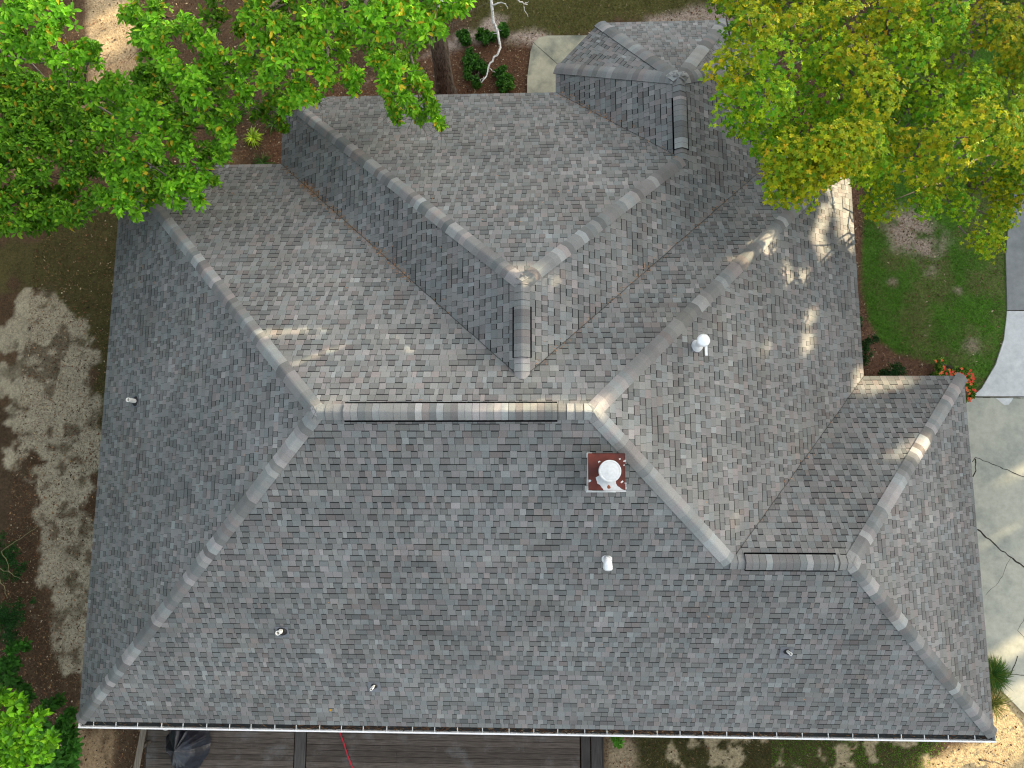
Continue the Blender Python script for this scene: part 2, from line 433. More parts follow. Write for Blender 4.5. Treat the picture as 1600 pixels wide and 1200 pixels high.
# ------------------------------------------------------------------ hip and ridge caps, ridge vents
def cap_strip(mb, lo, hi, nA, nB, width, lift, rnd, e=.150, start=0.0, end=None, step=.011):
    d = nrm(hi-lo); L = np.linalg.norm(hi-lo); L = L if end is None else end
    a = np.cross(nA, d); a = a if a[2] <= 0 else -a
    b_ = np.cross(nB, d); b_ = b_ if b_[2] <= 0 else -b_
    if a @ b_ > .99: a = -b_
    up = nrm(nA+nB); s = start; prev = .2; sag = width*.10
    sec = [(a*width, nA, 0), (a*width*.45, nA, .25), (a*width*.12, up, .2), (b_*width*.12, up, .2), (b_*width*.45, nB, .25), (b_*width, nB, 0)]
    while s < L-.02:
        s1 = min(s+e*1.02, L)
        if rnd.random() > .30: prev = rnd.choice([.145, .17, .19, .21, .24, .29])
        c = tone(prev*rnd.uniform(.95, 1.05), rnd)
        def ring(ss, h): return [lo+d*ss+x+m_*(lift+h+k*.02) for x, m_, k in sec]
        r0 = ring(s, .003+step); r1 = ring(s1, .003); rb = ring(s, .000 if s > start+.01 else -.004-lift*.8)
        for i in range(5):
            rm = [r0[i]*.06+r1[i]*.94, r0[i+1]*.06+r1[i+1]*.94]; mb.poly([r0[i], r0[i+1], rm[1], rm[0]], c); mb.poly([rm[0], rm[1], r1[i+1], r1[i]], (.085, .085, .08))  # dark strip painted as the shadow line under the next cap
            mb.poly([rb[i], rb[i+1], r0[i+1], r0[i]], (.07, .07, .068))
        for i, j in ((0, -1), (5, 1)):
            base0 = lo+d*s+sec[i][0]; base1 = lo+d*s1+sec[i][0]
            mb.poly([base0, base1, r1[i], r0[i]], (.012, .012, .012))
        s += e*rnd.uniform(.97, 1.03)
HIPS = [(BL, RL, 'south', 'west'), (TL, RL, 'north', 'west'), (NE, RR, 'north', 'east'), (GL, RR, 'south', 'east'),
        (BR, GR, 'south', 'garage_east'), (GNE, GR, 'garage_north', 'garage_east'),
        (A2, WA, 'wing_west', 'wing_north'), (BJ, WA, 'wing_north', 'wing_east'),
        (b1, BA, 'bay_west', 'bay_northwest'), (b2, BA, 'bay_northwest', 'bay_north'), (b3, BA, 'bay_north', 'bay_northeast'), (b4, BA, 'bay_northeast', 'wing_east')]
RIDGES = [(RL, RR, 'south', 'north'), (GL, GR, 'south', 'garage_north'), (WE, WA, 'wing_west', 'wing_east'), (BJ, BA, 'bay_west', 'wing_east')]
for i, (lo, hi, A, B) in enumerate(HIPS):
    mb = MB(); cap_strip(mb, lo, hi, NORM[A], NORM[B], .158, .012, random.Random(100+i)); mb.build('hip_cap', M_sh, house, col=True)
for i, (lo, hi, A, B) in enumerate(RIDGES):
    mb = MB(); cap_strip(mb, lo, hi, NORM[A], NORM[B], .158, .016, random.Random(200+i)); mb.build('ridge_cap', M_sh, house, col=True)
def ridge_vent(pa, pb, A, B, rnd, e=.13):
    d = nrm(pb-pa); d[2] = 0; d = nrm(d); nA, nB = NORM[A], NORM[B]
    a = np.cross(nA, d); a = a if a[2] <= 0 else -a
    b_ = np.cross(nB, d); b_ = b_ if b_[2] <= 0 else -b_
    up = np.array([0,0,1.]); mb = MB()
    def ring(p, wd, h): return [p+a*wd, p+a*wd+nA*h, p+up*(h*1.15), p+b_*wd+nB*h, p+b_*wd]
    r0, r1 = ring(pa, .190, .040), ring(pb, .190, .040)
    for i in range(4): mb.poly([r0[i], r0[i+1], r1[i+1], r1[i]])
    mb.poly(r0[::-1]); mb.poly(r1)
    v = mb.build('ridge_vent', M_black, house)
    mb = MB(); cap_strip(mb, pa, pb, nA, nB, .142, .056, rnd, e=e, step=.004); mb.build('vent_cap', M_sh, v, col=True)
def on_line(p, q, px, py):
    best = min(np.linspace(0, 1, 2001), key=lambda t: np.linalg.norm(to_px(p+(q-p)*t)-(px, py))); return p+(q-p)*best
ridge_vent(on_line(RL, RR, 537, 645), on_line(RL, RR, 871, 645), 'south', 'north', random.Random(61), e=.128)
ridge_vent(on_line(GL, GR, 1165, 877), on_line(GL, GR, 1309, 877), 'south', 'garage_north', random.Random(62))
ridge_vent(on_line(WE, WA, 818, 558), on_line(WE, WA, 818, 478), 'wing_west', 'wing_east', random.Random(63))
ridge_vent(on_line(BJ, BA, 1062, 232), on_line(BJ, BA, 1062, 151), 'bay_west', 'wing_east', random.Random(64))

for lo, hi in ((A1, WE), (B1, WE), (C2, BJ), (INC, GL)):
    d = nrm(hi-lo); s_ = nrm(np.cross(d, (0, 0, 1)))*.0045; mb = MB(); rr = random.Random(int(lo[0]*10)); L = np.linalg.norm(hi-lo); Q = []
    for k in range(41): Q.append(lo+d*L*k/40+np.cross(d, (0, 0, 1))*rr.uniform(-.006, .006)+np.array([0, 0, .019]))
    for a, b_ in zip(Q[:-1], Q[1:]): mb.poly([a+s_, b_+s_, b_-s_, a-s_], (.045, .045, .042))  # dark strip painted for the shadow along the cut valley edge
    mb.build('valley_edge_shade', M_sh, house, col=True)
# ------------------------------------------------------------------ gutter on the south eave
mb = MB(); gx0, gx1 = .0, W+.03; y0, y1, zb, zt = -.015, -.135, EZ-.13, EZ-.012
mb.box(gx0, y1, zb-.003, gx1, y0, zb, m=1); mb.box(gx0, y1-.004, zb-.003, gx1, y1, zt, m=0); mb.box(gx0, y0, zb-.003, gx1, y0+.004, zt-.02, m=1)
mb.box(gx0-.003, y1-.004, zb-.003, gx0, y0+.004, zt, m=0); mb.box(gx1, y1-.004, zb-.003, gx1+.003, y0+.004, zt, m=0)
mb.box(gx0-.003, y1-.022, zt, gx1+.003, y1+.012, zt+.014, m=0)
gut = mb.build('gutter', [M_white, M_gutter_in], house)
xg = .35
while xg < W:
    mb = MB(); mb.box(xg, y1+.012, zt-.006, xg+.017, y0+.0, zt+.004); mb.build('gutter_hanger', M_wood_w, gut); xg += random.uniform(.50, .62)

# ------------------------------------------------------------------ small roof fittings
def slope_frame(nm):
    nn = NORM[nm]; p, q, _ = PL[nm]; u = nrm(q-p); return u, np.cross(nn, u), nn
def vent_pipe(px, py, nm, r, h):
    p = on_roof(px, py); p[2] = _pz(nm, p[0], p[1]); u, v, nn = slope_frame(nm)
    mb = MB(); t = p+np.array([0,0,h])
    mb.lathe(p-np.array([0,0,.05]), [(r, 0), (r, h+.05), (r*.78, h+.05), (r*.72, h-.06)], 20)
    o = mb.build('vent_pipe', M_pvc, house)
    mb = MB(); mb.lathe(p, [(r*2.5, .0), (r*2.3, .02), (r*1.5, .05), (r*1.15, .09), (r*1.02, .10)], 20, axis=nrm(nn*.6+np.array([0,0,.4]))); mb.build('rubber_boot', M_rubber, o)
    mb = MB(); R = np.array([u, v, nn]).T; mb.box(-.14, -.19, .011, .14, .12, .014, R=R, o=p); mb.build('flashing', M_flash, o)
    return o
M_flash = simple('dull_flashing', (.14, .15, .165), .5, 9, .3, metal=.0)
vent_pipe(213, 627, 'west', .050, .34); vent_pipe(441, 985, 'south', .048, .26)
vent_pipe(585, 1071, 'south', .030, .30); vent_pipe(1229, 1017, 'south', .030, .26)

# galvanised flue with a domed rain cap
p = on_roof(1088, 541); u, v, nn = slope_frame('east'); p[2] = _pz('east', p[0], p[1]); R = np.array([u, v, nn]).T
mb = MB(); mb.lathe(p-np.array([0,0,.05]), [(.062, 0), (.062, .60)], 20); flue = mb.build('flue_pipe', M_galv, house)
mb = MB(); mb.box(-.13, -.14, .012, .13, .14, .016, R=R, o=p); mb.build('flashing', M_flash, flue)
mb = MB(); mb.lathe(p, [(.125, -.02), (.12, .07), (.085, .14), (.068, .17)], 20); mb.build('flashing_cone', M_galv, flue)
mb = MB(); mb.lathe(p+np.array([0,0,.47]), [(.085, 0), (.088, .05), (.062, .06)], 20); mb.build('collar', M_galv, flue, smooth=True)
mb = MB(); mb.lathe(p+np.array([0,0,.57]), [(.105, .0), (.122, .012), (.125, .04), (.10, .075), (.05, .098), (.008, .104)], 24); mb.build('rain_cap', M_galv, flue, smooth=True)
mb = MB(); mb.box(.10, -.24, .28, .145, .03, .30, R=np.eye(3), o=p); mb.build('bracket', M_galv, flue)

# white gooseneck vent
p = on_roof(948, 873); p[2] = _pz('south', p[0], p[1]); mb = MB()
path = [p+np.array([0, 0, -.05]), p+np.array([0, 0, .12])]
for k in range(1, 8):
    a = math.radians(k*18); path.append(p+np.array([0, -.10*(1-math.cos(a)), .12+.10*math.sin(a)]))
mb.tube(path, [.075, .075]+[.077+.003*k for k in range(7)], 20); gv = mb.build('gooseneck_vent', M_galv, house, smooth=True)
mb = MB(); mb.lathe(p, [(.105, -.04), (.10, .03), (.082, .05)], 20); mb.build('base_collar', M_galv, gv)

# chimney
cz = 0
p = on_roof(948, 737, .50); top = p[2]+.50; cxp, cyp = p[0], p[1]
mb = MB(); hw_ = .316; mb.box(cxp-hw_, cyp-hw_, p[2]-.5, cxp+hw_, cyp+hw_, top-.035)
chim = mb.build('chimney', M_wood_w, house)
mb = MB()
for sx in (-1, 1):
    for sy in (-1, 1):
        x0 = cxp+sx*hw_; y0_ = cyp+sy*hw_
        mb = MB(); pr = .030 if (sx, sy) == (-1, -1) else (.022 if sx < 0 else .004); mb.box(min(x0+sx*pr, x0-sx*.06), min(y0_+sy*pr, y0_-sy*.06), p[2]-.45, max(x0+sx*pr, x0-sx*.06), max(y0_+sy*pr, y0_-sy*.06), top-.04)
        mb.build('corner_trim', M_wood_w, chim)
mb = MB(); zr = _pz('south', cxp, cyp-hw_); mb.box(cxp-hw_-.01, cyp-hw_-.06, zr-.03, cxp+.22, cyp-hw_-.029, zr+.14); mb.build('base_trim', M_wood_w, chim)
mb = MB(); hc = .322
mb.box(cxp-hc, cyp-hc, top-.035, cxp+hc, cyp+hc, top)
for a in (0, 1, 2, 3):   # turned-up edge
    if a == 0: mb.box(cxp-hc-.004, cyp-hc-.004, top-.03, cxp+hc+.004, cyp-hc, top+.006)
    if a == 1: mb.box(cxp-hc-.004, cyp+hc, top-.03, cxp+hc+.004, cyp+hc+.004, top+.006)
    if a == 2: mb.box(cxp-hc-.004, cyp-hc, top-.03, cxp-hc, cyp+hc, top+.006)
    if a == 3: mb.box(cxp+hc, cyp-hc, top-.03, cxp+hc+.004, cyp+hc, top+.006)
K = lambda x, y, h: at(890+x/10.908, 680+y/10.908, top+h)
def patch(pts, h, m):
    rr = random.Random(int(pts[0][0])); R_ = []
    for i in range(len(pts)):
        a, b_ = pts[i], pts[(i+1) % len(pts)]
        for t in (0, .33, .66): R_.append((a[0]+(b_[0]-a[0])*t+rr.uniform(-5, 5)*(t > 0), a[1]+(b_[1]-a[1])*t+rr.uniform(-5, 5)*(t > 0)))
    mb.poly([K(x, y, h) for x, y in R_][::-1], m=m)
patch([(445,720),(470,820),(520,850),(560,900),(590,955),(690,962),(965,962),(965,945),(900,925),(820,870),(790,820),(780,700),(600,640)], .002, 1)
for pts in ([(840,395),(870,390),(868,415),(845,418)], [(910,440),(945,420),(962,430),(950,460),(925,452)], [(915,500),(940,500),(938,520),(920,522)],
            [(875,790),(905,770),(918,785),(890,820),(872,812)], [(930,810),(965,805),(970,850),(950,835)], [(950,850),(968,850),(968,925),(955,925)],
            [(305,760),(350,755),(372,775),(340,800),(318,810)], [(485,450),(510,435),(530,450),(490,480)]): patch(pts, .002, 1)
patch([(640,870),(665,845),(690,865),(705,900),(670,920),(645,905)], .004, 2)
mb.build('chimney_cap', [M_rust, M_alu, M_rustspot], chim)
fc = at(890+688/10.908, 680+612/10.908, top+.27); fcx, fcy = fc[0], fc[1]
mb = MB(); prof = [(.165, 0), (.150, .01)]
for k in range(5): prof += [(.150, .02+k*.045), (.180, .034+k*.045), (.180, .046+k*.045), (.150, .050+k*.045)]
mb.lathe((fcx, fcy, top), prof+[(.17, .262)], 32); fl = mb.build('flue_cap', M_alu, chim)
mb = MB(); mb.lathe((fcx, fcy, top+.26), [(.17, 0), (.192, .004), (.194, .022), (.186, .030), (.165, .032), (.16, .028), (.05, .040), (.005, .042)], 36); mb.build('flue_lid', M_alu, fl)

# ------------------------------------------------------------------ ground sheet painted by what lies where
def wp(pts, z=0.0): return [tuple(at(x, y, z)[:2]) for x, y in pts]
vn1, vn2, vn3, vn4 = VNoise(1), VNoise(2), VNoise(3), VNoise(4)
Z = dict(
 lawn=wp([(1350,330),(1346,440),(1358,500),(1378,535),(1400,550),(1450,566),(1490,578),(1512,596),(1526,616),(1560,560),(1576,480),(1574,380),(1640,250),(1640,80),(1380,60)]),
 dead=wp([(1385,350),(1400,330),(1440,330),(1480,370),(1470,410),(1455,425),(1435,395),(1400,385)]),
 northgrass=wp([(735,-200),(735,45),(800,62),(860,58),(930,50),(950,30),(1240,30),(1240,-200)]),
 northsand=wp([(630,105),(700,58),(745,40),(765,25),(800,20),(790,45),(835,48),(860,55),(840,70),(770,60),(700,80),(650,95),(560,130)]),
 northpath=wp([(1010,25),(1060,18),(1120,10),(1160,30),(1130,40),(1010,40)]),
 pinestraw=wp([(440,130),(560,120),(650,85),(780,60),(828,62),(822,150),(1000,300),(400,300)]),
 leftsand=wp([(20,470),(60,450),(110,455),(135,480),(142,560),(150,640),(160,700),(155,820),(150,900),(150,1040),(95,1060),(70,960),(62,900),(50,800),(40,720),(10,660),(0,560)]),
 leftmoss=wp([(-40,370),(60,380),(150,300),(210,300),(210,700),(158,720),(132,560),(110,480),(50,455),(-40,450)]),
 leftstraw=wp([(-60,620),(30,650),(45,740),(55,830),(66,920),(72,980),(110,1060),(140,1110),(130,1150),(-60,1200)]),
 botsand=wp([(120,1100),(190,1145),(175,1190),(150,1230),(110,1230),(100,1170)]),
 sandR=wp([(1480,1170),(1530,1150),(1545,1050),(1560,1060),(1640,1100),(1640,1260),(1440,1260),(1450,1190)]),
 sandM=wp([(950,1150),(985,1160),(1000,1230),(940,1230)]),
 botgrass=wp([(985,1120),(1490,1120),(1465,1190),(1430,1210),(1380,1260),(1000,1260)]),
 topleftsand=wp([(130,-30),(200,-30),(215,70),(215,110),(190,100),(150,115),(140,60)]),
 topleftsand2=wp([(120,110),(210,80),(260,120),(180,200),(140,230),(80,270),(30,280),(0,200),(60,150)]),
)
GX0, GX1, GY0, GY1, GS = -8.0, 31.0, -7.0, 25.0, .065
gx = np.arange(GX0, GX1+GS, GS); gy = np.arange(GY0, GY1+GS, GS)
XX, YY = np.meshgrid(gx, gy); nx_, ny_ = len(gx), len(gy)
def zone(x, y, name, soft=.25, jit=.35, f=1.6):
    d = poly_dist(x, y, Z[name]) + (vn1(x, y, f, 5)-.5)*2*jit
    return np.clip(d/soft+.5, 0, 1)
def ground_colour(x, y):
    """colour, grass weight, straw weight"""
    n1 = vn2(x, y, .8, 5); n2 = vn3(x, y, 2.6, 5); n3 = vn4(x, y, 6, 4)
    soil = np.array([.085,.055,.032]); col = np.ones(x.shape+(3,))*soil*(0.6+.8*n1[..., None])
    g = np.zeros(x.shape); s = np.full(x.shape, .35)
    def put(wt, c, gr=0., st=0.):
        nonlocal col, g, s
        wt = np.clip(wt, 0, 1); c = np.array(c, float)
        col = col*(1-wt[..., None])+c*wt[..., None]*(.75+.5*n2[..., None]); g = g*(1-wt)+gr*wt; s = s*(1-wt)+st*wt
    put(zone(x, y, 'leftstraw'), (.075,.051,.031), 0, .8)
    put(zone(x, y, 'pinestraw'), (.12,.062,.034), 0, .9)
    put(zone(x, y, 'leftmoss', .2, .8), (.075,.066,.026), .3, .2)
    put(zone(x, y, 'leftsand', .16, 1.1, 1.3)*np.clip((n2-.22)*8, .3, 1), (.34,.30,.215), 0, .35)
    dk = zone(x, y, 'leftsand', .8, .8)*np.clip((vn4(x, y, 1.7, 6)-.60)*18, 0, 1); put(dk*.75, (.085,.066,.040), 0, .5)
    put(zone(x, y, 'botsand', .4, .5)*np.clip((n2-.3)*5, 0, 1), (.30,.21,.12), 0, .2)
    put(zone(x, y, 'botgrass', .4, .3), (.055,.050,.020), .8, .1)
    put(zone(x, y, 'botgrass', .4, .3)*np.clip((vn4(x, y, 1.8, 6)-.55)*20, 0, 1), (.30,.25,.15), .1, .1)
    put(zone(x, y, 'sandM', .3, .3), (.30,.24,.15), 0, .2)
    put(zone(x, y, 'sandR', .3, .3), (.46,.35,.19), 0, .08)
    put(zone(x, y, 'sandR', .3, .3)*np.clip((n1-.55)*8, 0, 1), (.22,.17,.08), .2, .25)
    put(zone(x, y, 'northgrass', .4, .4), (.10,.095,.032), .85, .1)
    put(zone(x, y, 'northsand', .3, .25)*np.clip((n2-.25)*5, 0, 1), (.38,.30,.24), .05, .3)
    put(zone(x, y, 'northpath', .3, .2), (.33,.26,.20), .1, .3)
    put(zone(x, y, 'topleftsand', .3, .2), (.45,.34,.20), 0, .1)
    put(zone(x, y, 'topleftsand2', .3, .3)*np.clip((n1-.38)*6, 0, 1), (.40,.28,.16), 0, .2)
    mul = wp([(1330,260),(1345,260),(1350,330),(1356,470),(1372,510),(1402,535),(1455,552),(1500,568),(1522,590),(1530,625),(1490,660),(1300,660)])
    put(np.clip(poly_dist(x, y, mul)/.12+.5, 0, 1), (.15,.085,.055), 0, 1.)
    put(zone(x, y, 'lawn', .16, .10, 3), (.07,.15,.022), 1., 0)
    put(zone(x, y, 'lawn', .16, .10, 3)*np.clip((n1-.52)*5, 0, .7), (.13,.12,.05), .6, .2)
    put(zone(x, y, 'dead', .5, .35)*np.clip((n2-.25)*4, 0, 1), (.33,.26,.20), .12, .35)
    for (px, py, r) in ((1395,440,.18),(1498,453,.16),(1520,540,.3)):
        q = at(px, py); put(np.clip(1.2-np.hypot(x-q[0], y-q[1])/r*(.6+.8*n3), 0, 1)*.8, (.28,.21,.16), .2, .2)
    return col, g, s
colg, gw, sw = ground_colour(XX, YY)
ZZ = (vn2(XX, YY, .5, 4)-.5)*.08*np.clip(np.abs(XX-10)/14, .2, 1)+(vn4(XX, YY, 5, 3)-.5)*.015
edge = np.minimum(np.minimum(XX-GX0, GX1-XX), np.minimum(YY-GY0, GY1-YY)); ZZ = ZZ*np.clip(edge/1.0, 0, 1)-.02
Vg = np.stack([XX.ravel(), YY.ravel(), ZZ.ravel()], 1)
ii = (np.arange(ny_-1)[:, None]*nx_+np.arange(nx_-1)[None]).ravel()
Fg = np.stack([ii, ii+1, ii+nx_+1, ii+nx_], 1)
# outer ring out to the horizon, joined to the painted middle
base = len(Vg); R_ = 900.0; cs = [(GX0,GY0),(GX1,GY0),(GX1,GY1),(GX0,GY1)]
corner_idx = [0, nx_-1, ny_*nx_-1, (ny_-1)*nx_]
Vg = np.vstack([Vg, [[-R_,-R_,-.02],[R_,-R_,-.02],[R_,R_,-.02],[-R_,R_,-.02]]])
Fo = np.array([[base+k, base+(k+1) % 4, corner_idx[(k+1) % 4], corner_idx[k]] for k in range(4)])
cg = colg.reshape(-1, 3); fc_ = cg[Fg].mean(1); fo_ = np.ones((4, 3))*np.array([.08,.075,.035])
me_g = fast_obj('ground', Vg, np.vstack([Fg, Fo]), M_ground, None, None, smooth=True)
a_ = me_g.data.color_attributes.new('tone', 'FLOAT_COLOR', 'POINT')
cc = np.vstack([cg, np.ones((4, 3))*np.array([.08,.075,.035])]); a_.data.foreach_set('color', np.concatenate([cc, np.ones((len(cc), 1))], 1).astype(np.float32).ravel())
tag(me_g, kind='structure')

# driveway and patio
edge_px = [(1610,240),(1586,300),(1576,350),(1572,400),(1574,480),(1569,530),(1556,570),(1534,607),(1520,622),(1500,640)]
def sheet(name, poly, z, m, extra=None, th=.10):
    mb = MB(); mb.prism(poly, z-th, z, m=0)
    if extra: extra(mb, z)
    return tag(mb.build(name, m), kind='structure')
def ribbon(mb, pts, wd, z, m, rnd, jag=.02):
    P = [np.array(p) for p in wp(pts, z)]; Q = []
    for a, b_ in zip(P[:-1], P[1:]):
        k = max(1, int(np.linalg.norm(b_-a)/.10))
        Q += [a+(b_-a)*i/k+np.array([rnd.uniform(-jag, jag), rnd.uniform(-jag, jag)])*(i > 0) for i in range(k)]
    Q.append(P[-1])
    for a, b_ in zip(Q[:-1], Q[1:]):
        d = nrm(b_-a); nn = np.array([-d[1], d[0]])*wd*.5*rnd.uniform(.6, 1.3)
        mb.poly([(*(a-nn), z), (*(b_-nn), z), (*(b_+nn), z), (*(a+nn), z)], m=m)
dz = .02
def dr_extra(mb, z):
    r = random.Random(5)
    for pts, wd in (([(1519,722),(1524,715),(1556,727),(1600,745),(1650,765)], .022), ([(1524,717),(1525,735),(1520,745)], .03),
                ([(1527,827),(1556,852),(1575,868),(1600,886),(1650,920)], .034), ([(1590,1025),(1580,1052),(1560,1070)], .02), ([(1575,1055),(1600,1055),(1650,1052)], .02),
                ([(1580,870),(1560,910),(1540,930)], .008), ([(1610,950),(1590,985),(1610,1010)], .01)):
        ribbon(mb, pts, wd, z+.003, 1, r)
    ribbon(mb, [(1518,620.5),(1660,623)], .022, z+.0045, 1, r, .003)
    mb.poly([(*q, z+.004) for q in wp([(1556,622),(1563,628),(1569,633),(1576,632),(1581,626),(1583,622)], z)][::-1], m=2)
low = wp([(1500,640),(1470,700),(1470,960),(1530,1040),(1558,1072),(1578,1092),(1620,1135),(1700,1220),(1900,1220),(1900,622.5),(1520,619.5)], dz)
sheet('driveway', low[::-1], dz, [M_conc, M_joint, M_conc_clean], dr_extra)
sheet('driveway', wp([(1521,618.7),(1534,607),(1556,570),(1569,530),(1574,486),(1900,486),(1900,621)], dz)[::-1], dz, [M_conc_clean])
def up_extra(mb, z): ribbon(mb, [(1574,485),(1660,485)], .02, z+.003, 1, random.Random(2), .003)
sheet('driveway', wp([(1574,485),(1572,400),(1576,350),(1586,300),(1610,240),(1640,120),(1660,-60),(1900,-60),(1900,485)], dz)[::-1], dz, [M_conc_grey, M_joint], up_extra)
def pt_extra(mb, z): ribbon(mb, [(833,66),(880,108)], .014, z+.003, 1, random.Random(3), .004)
pat = [(823,175),(824,120),(829,80),(833,68),(841,59),(856,55.5),(930,55),(1010,56),(1010,175)]
sheet('patio_slab', wp(pat, .06)[::-1], .06, [M_patio, M_joint], pt_extra, .14)

# ------------------------------------------------------------------ scattered fine stuff
rng = np.random.default_rng(11)
def flat_quads(P, L, Wd, ang, tilt, col, zoff=0.01):
    """small quads lying near the ground at P (n,3)"""
    n = len(P); d = np.stack([np.cos(ang), np.sin(ang), np.sin(tilt)], 1); s_ = np.stack([-np.sin(ang), np.cos(ang), rng.uniform(-.4, .4, n)], 1)
    d *= L[:, None]*.5; s_ *= Wd[:, None]*.5; P = P+np.array([0,0,zoff])
    V = np.stack([P-d, P+s_*1., P+d, P-s_*1.], 1).reshape(-1, 3); F = np.arange(4*n).reshape(-1, 4); return V, F
def blades(P, h, wd, lean, rng):
    n = len(P); a = rng.uniform(0, 2*np.pi, n); b_ = rng.uniform(0, 2*np.pi, n)
    s_ = np.stack([np.cos(a), np.sin(a), 0*a], 1)*wd[:, None]*.5
    tip = P+np.stack([np.cos(b_)*lean, np.sin(b_)*lean, h], 1)
    V = np.stack([P-s_, P+s_, tip], 1).reshape(-1, 3); return V, np.arange(3*n).reshape(-1, 3)
def ground_z(x, y):
    fx = np.clip(((x-GX0)/GS).astype(int), 0, nx_-2); fy = np.clip(((y-GY0)/GS).astype(int), 0, ny_-2); return ZZ[fy, fx]
drive_poly = wp(edge_px+[(1500,1000),(1530,1040),(1558,1072),(1620,1135),(1700,1220),(1900,1220),(1900,240)])
def visible_ground(n):
    x = rng.uniform(-4.5, 27, n*6); y = rng.uniform(-3, 21.5, n*6)
    q = to_px(np.stack([x, y, 0*x], 1)); k = (q[:,0] > -40) & (q[:,0] < 1640) & (q[:,1] > -40) & (q[:,1] < 1240) & ~in_poly(x, y, inset(OUT, .6))
    k &= ~in_poly(x, y, drive_poly) & ~in_poly(x, y, wp(pat, .05))
    return x[k], y[k]
x, y = visible_ground(240000); c, g, s_ = ground_colour(x, y); k = rng.random(len(x)) < g*.95
x, y, g = x[k], y[k], g[k]; P = np.stack([x, y, ground_z(x, y)], 1); n_ = len(x)
right = x > 17; north = (y > 14) & ~right
pal = np.where(right[:, None], np.array([[.105,.28,.018]]), np.where(north[:, None], np.array([[.13,.15,.03]]), np.array([[.05,.075,.016]])))
yl = (rng.random(n_) < np.where(right, .12, .32))[:, None]; pal = np.where(yl, np.array([[.19,.16,.06]]), pal)
pal = pal*rng.uniform(.55, 1.5, (n_, 1))*(.6+.8*vn3(x, y, 1.1, 4))[:, None]
V, F = blades(P, rng.uniform(.02, .06, n_), rng.uniform(.008, .018, n_), rng.uniform(0, .05, n_), rng)
tag(fast_obj('grass', V, F, M_grass, None, pal), 'short green and straw-coloured grass growing round the house', 'grass', kind='stuff')
x, y = visible_ground(90000); c, g, s_ = ground_colour(x, y); k = rng.random(len(x)) < s_*.9
x, y = x[k], y[k]; n_ = len(x); P = np.stack([x, y, ground_z(x, y)], 1)
pc = np.array([[.17,.085,.045],[.10,.055,.033],[.27,.17,.09],[.05,.035,.022],[.42,.34,.22]]); pick = rng.choice(5, n_, p=[.34,.30,.14,.18,.04])
V, F = flat_quads(P, rng.uniform(.04, .13, n_), rng.uniform(.006, .016, n_), rng.uniform(0, 6.28, n_), rng.uniform(-.2, .3, n_), None, .008)
tag(fast_obj('pine_straw', V, F, M_litter, None, pc[pick]*rng.uniform(.6, 1.3, (n_, 1))), 'reddish brown pine straw and bark chips lying on the ground', 'pine straw', kind='stuff')
x, y = visible_ground(3500); c, g, s_ = ground_colour(x, y); k = rng.random(len(x)) < np.clip(1-g*1.1, .03, 1); x, y = x[k], y[k]; n_ = len(x); P = np.stack([x, y, ground_z(x, y)], 1); pick = rng.choice(5, n_, p=[.2,.1,.35,.15,.2])
V, F = flat_quads(P, rng.uniform(.03, .09, n_), rng.uniform(.02, .06, n_), rng.uniform(0, 6.28, n_), rng.uniform(-.3, .5, n_), None, .015)
tag(fast_obj('leaf_litter', V, F, M_litter, None, pc[pick]*rng.uniform(.6, 1.3, (n_, 1))), 'dry fallen leaves scattered over the ground', 'fallen leaves', kind='stuff')

# needles and leaves caught in the valleys, on the slopes and in the gutter
Ps, Ls = [], []
def scatter_line(p, q, t0, t1, n, sp):
    for _ in range(n):
        t = random.uniform(t0, t1); a = p+(q-p)*t+np.array([random.gauss(0, sp), random.gauss(0, sp), 0]); a[2] = max(EZ, roof_z(a[0], a[1]))+.018; Ps.append(a)
scatter_line(A1, WE, .02, .10, 40, .05); scatter_line(A1, WE, .12, .2, 160, .06); scatter_line(A1, WE, .2, .62, 260, .06); scatter_line(A1, WE, .05, .9, 40, .15)
scatter_line(C2, BJ, .02, .5, 110, .06); scatter_line(C2, BJ, .5, 1, 30, .08); scatter_line(B1, WE, .05, .95, 190, .05); scatter_line(INC, GL, .1, .9, 30, .06)
for _ in range(420):
    x, y = random.uniform(.3, W-.3), random.uniform(.3, 17)
    if in_poly(x, y, OUT) and (y > 9 or random.random() < .25): Ps.append(np.array([x, y, max(EZ, roof_z(x, y))+.016]))
n_ = len(Ps); V, F = flat_quads(np.array(Ps), rng.uniform(.03, .13, n_), rng.uniform(.004, .012, n_), rng.uniform(0, 6.28, n_), 0*rng.random(n_), None, 0)
tag(fast_obj('pine_needle_litter', V, F, M_litter, None, np.array([[.38,.20,.09]])*rng.uniform(.5, 1.3, (n_, 1))), 'rusty pine needles caught in the roof valleys', 'pine needles', kind='stuff')
n_ = 900; xs = np.concatenate([rng.uniform(5, 17, 650), rng.uniform(.1, 20.9, 250)]); P = np.stack([xs, rng.uniform(-.125, -.025, n_), np.full(n_, EZ-.085)+rng.uniform(-.02, .03, n_)], 1)
V, F = flat_quads(P, rng.uniform(.03, .16, n_), rng.uniform(.005, .02, n_), rng.uniform(-.7, .7, n_), rng.uniform(-.15, .15, n_), None, 0)
tag(fast_obj('gutter_debris', V, F, M_litter, None, pc[rng.choice(5, n_, p=[.4,.2,.2,.15,.05])]*rng.uniform(.5, 1.1, (n_, 1))), 'dead needles and twigs lying in the gutter', 'gutter debris', kind='stuff')
